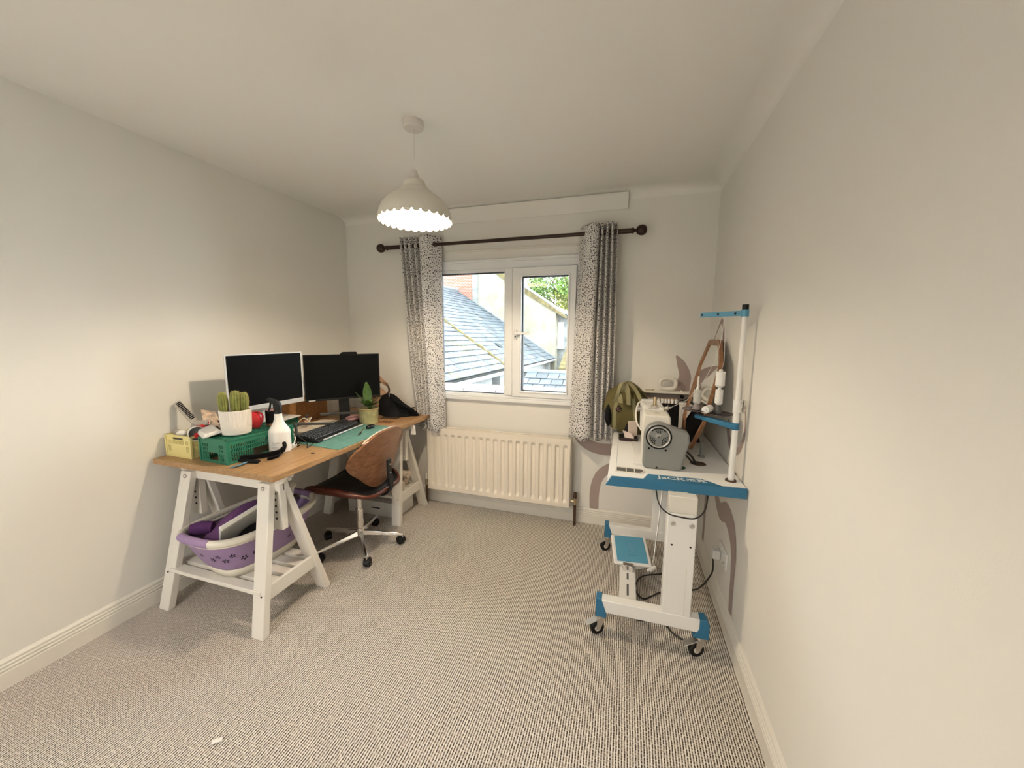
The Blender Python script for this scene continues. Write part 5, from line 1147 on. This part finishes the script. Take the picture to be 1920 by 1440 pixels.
# ---- octagonal mirror leaning on the right wall
def mpt(y,z,off=0):
    t = (1.425-z)/(1.425-.80); return Vector((-.022-.155*t-off*.97, y, z-off*.24))
oct_ = [(-.20,1.413),(-.46,1.413),(-.655,1.30),(-.735,.99),(-.655,.835),(-.40,.805),(-.20,.93),(-.145,1.27)]
cxm = sum(p[0] for p in oct_)/8; czm = sum(p[1] for p in oct_)/8
mr = thing('octagonal_mirror', 'eight sided mirror in a brown wood frame leaning on the right wall', 'mirror', (-.15,-.45,.80))
inn = [(cxm+(y-cxm)*.90, czm+(z-czm)*.90) for y,z in oct_]
for i in range(8):
    j = (i+1)%8; B = [mpt(*oct_[i]),mpt(*oct_[j]),mpt(*inn[j]),mpt(*inn[i])]; TT = [mpt(*oct_[i],.02),mpt(*oct_[j],.02),mpt(*inn[j],.016),mpt(*inn[i],.016)]
    part('frame_rail', MB().hexa(B,TT), MIRW, mr, bev=.002)
b = MB(); f0 = [b.v(*mpt(*p,.009)) for p in inn]; f1 = [b.v(*mpt(*p,.003)) for p in inn]; b.face(f0); b.face(f1[::-1])
for i in range(8): b.face([f0[i],f0[(i+1)%8],f1[(i+1)%8],f1[i]])
part('glass', b, MIRG, mr, smooth=False)

# ---- behind the machine
sh = thing('wall_shelf', 'thin cream shelf on the window wall above the sewing table', 'shelf', (-.25,-.045,1.05))
part('board', MB().box(-.415,-.095,-.085,0,1.045,1.058), CREAMW, sh, bev=.002)
part('back_board', MB().box(-.40,-.10,-.008,0,.965,1.045), mat('greige_board',(.52,.44,.38),.7), sh)
part('knob', MB().cyl((-.150,-.008,1.018),(-.150,-.030,1.018),.012,n=20), HOLE, sh)
b = MB(); no = 36
def ringp(u,v):
    a = 2*PI*u; q = 2*PI*v; cx_,cz_ = sup(a,.050,.036,3.0); d = Vector((math.cos(a),0,math.sin(a))); 
    return (-.247+cx_+.013*math.cos(q)*d.x, -.045+.014*math.sin(q), 1.108+cz_+.013*math.cos(q)*d.z)
b.grid(ringp, 48, 12, True); single('oval_ring', b, CREAMW, 'cream plastic oval ring standing on the wall shelf', 'ring', ang=80)
b = MB(); b.box(-.39,-.35,-.06,-.03,1.058,1.064).box(-.345,-.335,-.06,-.04,1.058,1.068); single('small_clips', b, BRASS, 'small brassy clips lying on the left end of the wall shelf', 'clip')
single('white_stub', MB().cyl((-.160,-.05,1.058),(-.160,-.05,1.068),.008,n=12), CREAMW, 'small white stub on the right end of the wall shelf', 'stub')
for k in range(9):
    nth = ('leftmost','second','third','fourth','middle','sixth','seventh','eighth','rightmost')[k]
    x = -.372+.0212*k; t = thing('cotton_reel', '%s white cotton reel of the nine standing on the black box' % nth, 'spool', (x,-.155,.990), 0, 'cotton reels in a row on the black box')
    part('thread', MB().cyl((x,-.155,.993),(x,-.155,1.020),.0085,n=14), THREAD, t); part('reel', MB().cyl((x,-.155,.990),(x,-.155,.993),.009,n=14).cyl((x,-.155,1.020),(x,-.155,1.024),.0085,n=14), mat('reel_tan',(.5,.3,.18),.5) if k == 0 else bpy.data.materials['reel_tan'], t)
bx = thing('black_box', 'black box under the row of cotton reels at the back of the table', 'box', (-.28,-.12,T2))
part('body', MB().box(-.385,-.188,-.175,-.06,T2,.990), BLACKM, bx, bev=.002); part('studs', MB().cyl((-.252,-.176,.98),(-.252,-.174,.98),.003,n=10).cyl((-.214,-.176,.98),(-.214,-.174,.98),.002,n=10), STEEL, bx)
cb = thing('cream_box', 'cream cardboard box to the right of the black box behind the mirror', 'box', (-.13,-.12,T2))
part('body', MB().box(-.182,-.075,-.17,-.06,T2,.985), PAPER, cb, bev=.002); part('lid', MB().box(-.184,-.073,-.172,-.058,.985,1.0), PAPER, cb, bev=.002)
single('coiled_cable', MB().tube(bez([(-.19,-.15,1.008),(-.165,-.16,1.012),(-.13,-.15,1.007),(-.16,-.14,1.015),(-.18,-.15,1.010),(-.14,-.13,1.02),(-.10,-.12,1.035),(-.07,-.11,1.012)],6), .003, 6), CORDB, 'black cable coiled on the cream box', 'cable')
single('dark_triangle_stand', MB().prism([(-.16,T2),(-.07,T2),(-.085,.87),(-.115,.87)], (-.30,-.26)), HOLE, 'dark tapering stand behind the foot of the mirror', 'stand', bev=.003)
single('pale_fabric_pile', MB().sphere((-.18,-.27,T2+.022), .06, 16, 8, (1.3,1.0,.4)), CREAMB, 'pale beige fabric pile between the machine and the mirror', 'fabric')
# ---- green bag
gb = thing('green_holdall', 'olive green canvas holdall with khaki straps at the far end of the sewing table', 'bag', (-.50,-.19,T2))
BX = Vector((-.505,-.165,0))
def bagf(u,v):
    a = 2*PI*u; t = v
    hw = (.115+.035*math.sin(PI*min(1,t*1.1)))*(1-.42*max(0,t-.45)**1.3) ; dy = (.075+.03*math.sin(PI*t))*(1-.72*max(0,t-.5)**.9)
    if t < .08: hw *= .80+2.5*t; dy *= .80+2.5*t
    if t > .80: k = (1-t)/.20; hw *= math.sqrt(max(0,k))+.02; dy *= math.sqrt(max(0,k))+.02
    x,y = sup(a,hw,dy,2.6); x += .03*math.sin(2*a)*.3-.010*t; w_ = .006*math.sin(5*a+6*t)+.004*math.sin(11*a-9*t)
    return (BX.x+x+w_*math.cos(a), BX.y+y+w_*math.sin(a), T2+.003+.335*t-.03*(x/.15)*(1-t))
b = MB(); b.grid(bagf, 60, 26, True); part('body', b, OLIVE, gb, ang=80)
def onbag(u,v,o=.004): p = Vector(bagf(u,v)); c = Vector((BX.x,BX.y,p.z)); return p+(p-c).normalized()*o
for us in ([.655]*7,[.80]*7):
    pts = [onbag(us[0]+(.03 if us[0] < .7 else -.01)*(i/8),.04+.085*i) for i in range(9)]; part('webbing_strap', MB().ribbon(pts,.024,.003,(1,0,.1)), STRAP, gb)
part('handle', MB().ribbon(bez([onbag(.665,.62),(-.57,-.31,1.06),(-.553,-.325,1.122),(-.525,-.32,1.13),(-.505,-.315,1.08),(-.50,-.30,1.0)],6), .022, .004, (.75,-.4,.2)), STRAP, gb)
part('handle', MB().ribbon(bez([(-.555,-.28,1.10),(-.52,-.28,1.135),(-.47,-.285,1.10),(-.43,-.30,1.03),(-.41,-.29,.97),(-.40,-.28,.90)],6), .024, .004, (.75,-.4,.2)), STRAP, gb)
part('handle_lining', MB().ribbon(bez([(-.548,-.305,1.0),(-.553,-.31,1.07),(-.53,-.312,1.105),(-.505,-.305,1.06),(-.50,-.295,.99)],6), .03, .002, (.1,-.2,1)), STRAP, gb)
part('zip_flap', MB().ribbon(bez([(-.545,-.22,1.115),(-.50,-.20,1.125),(-.44,-.20,1.09),(-.39,-.20,1.03),(-.365,-.2,.98)],6), .03, .006, (0,1,.2)), OLIVE, gb)
part('side_pocket', MB().sphere((-.625,-.22,.90), .05, 16, 10, (.5,.9,1.5)), BLACKM, gb, label='black side pocket')
mb_ = Matrix.Translation(onbag(.71,.50,.006)) @ Matrix.Rotation(-.12,4,'Z') @ Matrix.Rotation(-.05,4,'X')
bd = part('badge', MB().prism([(-.022,-.004),(0,-.024),(.022,.004),(0,.024)], (-.0015,.0015), 'y', mb_), BLACKM, gb)
b = MB(); b.tube([mb_ @ Vector((.010*math.cos(2*PI*i/20),-.002,.010*math.sin(2*PI*i/20))) for i in range(20)], .0012, 6, True); b.tube([mb_ @ Vector(q) for q in ((-.004,-.0022,-.004),(.0,-.0022,.004),(.004,-.0022,-.004))], .001, 5); part('badge_emblem', b, PINK, bd)
# ---- tray with papers, card, needle thread
ty = thing('brown_tray', 'dark brown tray holding scraps at the left of the sewing machine', 'tray', (-.485,-.29,T2))
part('base', MB().hexa([(-.545,-.41,T2),(-.44,-.41,T2),(-.44,-.30,T2),(-.55,-.30,T2)], [(-.552,-.42,T2+.018),(-.435,-.42,T2+.018),(-.435,-.29,T2+.018),(-.556,-.29,T2+.018)]), mat('oxblood_tray',(.035,.012,.012),.25), ty, bev=.004)
part('inlay', MB().box(-.545,-.442,-.41,-.30,T2+.0181,T2+.0186), BLACKM, ty)
single('crumpled_paper', MB().hexa([(-.515,-.40,T2+.020),(-.46,-.41,T2+.020),(-.455,-.33,T2+.020),(-.52,-.33,T2+.020)], [(-.50,-.39,T2+.028),(-.475,-.37,T2+.042),(-.46,-.35,T2+.026),(-.53,-.34,T2+.052)]), PINK if False else mat('pinkish_paper',(.74,.62,.58),.8), 'crumpled pinkish paper in the brown tray', 'paper')
single('blank_card', MB().hexa([(-.495,-.35,T2+.020),(-.440,-.33,T2+.020),(-.440,-.325,T2+.020),(-.495,-.345,T2+.020)], [(-.50,-.345,T2+.115),(-.440,-.325,T2+.115),(-.440,-.321,T2+.115),(-.50,-.341,T2+.115)]), mat('beige_card',(.66,.56,.48),.8), 'beige card standing upright between the tray and the sewing machine', 'card')
single('black_wallet', MB().box(-.015,.015,-.01,.01,0,.07,Matrix.Translation((-.515,-.325,T2+.02)) @ Matrix.Rotation(.3,4,'Y')), BLACKP, 'small black object standing at the back of the brown tray', 'wallet', bev=.003)
single('needle_thread', MB().tube(bez([(-.472,-.42,T2+.002),(-.468,-.60,T2+.002),(-.466,-.74,T2+.003),(-.47,-.765,T2+.003),(-.45,-.79,T2+.003),(-.435,-.79,T2+.003)],6), .0012, 5), STEEL, 'thin bent wire lying on the white table left of the machine', 'wire')
# ---- socket, plug and cables on the right wall
so = thing('double_socket', 'white double wall socket on the right wall under the sewing table', 'socket', (0,-.74,.31))
part('plate', MB().box(-.010,0,-.815,-.669,.268,.354), WHITEM, so, bev=.003)
for y in (-.775,-.705): part('switch', MB().box(-.0125,-.010,y-.009,y+.009,.325,.342), WHITEM, so, bev=.001)
part('pin_holes', MB().box(-.0105,-.0099,-.781,-.773,.290,.294).box(-.0105,-.0099,-.795,-.789,.278,.281).box(-.0105,-.0099,-.765,-.759,.278,.281), BLACKM, so)
sp_ = thing('mains_plug', 'white mains plug pushed into the wall socket', 'plug', (-.03,-.70,.29)); part('body', MB().box(-.048,-.010,-.725,-.675,.268,.318), WHITEM, sp_, bev=.008)
single('socket_cable', MB().tube(bez([(-.040,-.70,.266),(-.038,-.705,.20),(-.040,-.66,.13),(-.06,-.62,.05),(-.10,-.62,.012),(-.20,-.66,.008),(-.29,-.70,.008),(-.38,-.78,.008),(-.42,-.70,.008),(-.38,-.58,.008),(-.26,-.52,.010)],7), .0042, 8), CORDB, 'dark cable from the wall plug down behind the table', 'cable')
single('floor_cable', MB().tube(bez([(-.42,-.95,.006),(-.30,-.93,.006),(-.255,-.985,.006),(-.20,-1.025,.006),(-.175,-1.045,.006),(-.13,-1.0,.006),(-.10,-.9,.006)],6), .0045, 8), CORDB, 'dark cable on the carpet beneath the near foot beam', 'cable')
single('hanging_cable', MB().tube(bez([(-.372,-1.0,.74),(-.362,-1.10,.70),(-.325,-1.115,.668),(-.27,-1.12,.660),(-.215,-1.115,.662),(-.175,-1.08,.69),(-.150,-1.0,.74)],6), .0032, 8), CORDB, 'dark cable looped around the near post under the table edge', 'cable')
# ---- bits on the carpet
single('paper_scrap', MB().hexa([(-1.862,-1.995,.006),(-1.835,-1.975,.008),(-1.828,-1.985,.006),(-1.853,-2.005,.004)], [(-1.862,-1.995,.008),(-1.835,-1.975,.010),(-1.828,-1.985,.008),(-1.853,-2.005,.006)]), PAPER, 'small white paper scrap on the carpet in front of the desk', 'scrap')
single('lint', MB().tube(bez([(-.645,-1.235,.005),(-.635,-1.26,.007),(-.62,-1.27,.005)],4), .003, 6).tube([(-.64,-1.23,.006),(-.628,-1.235,.006)], .003, 6), BONE, 'wisp of lint on the carpet in front of the sewing table', 'lint')
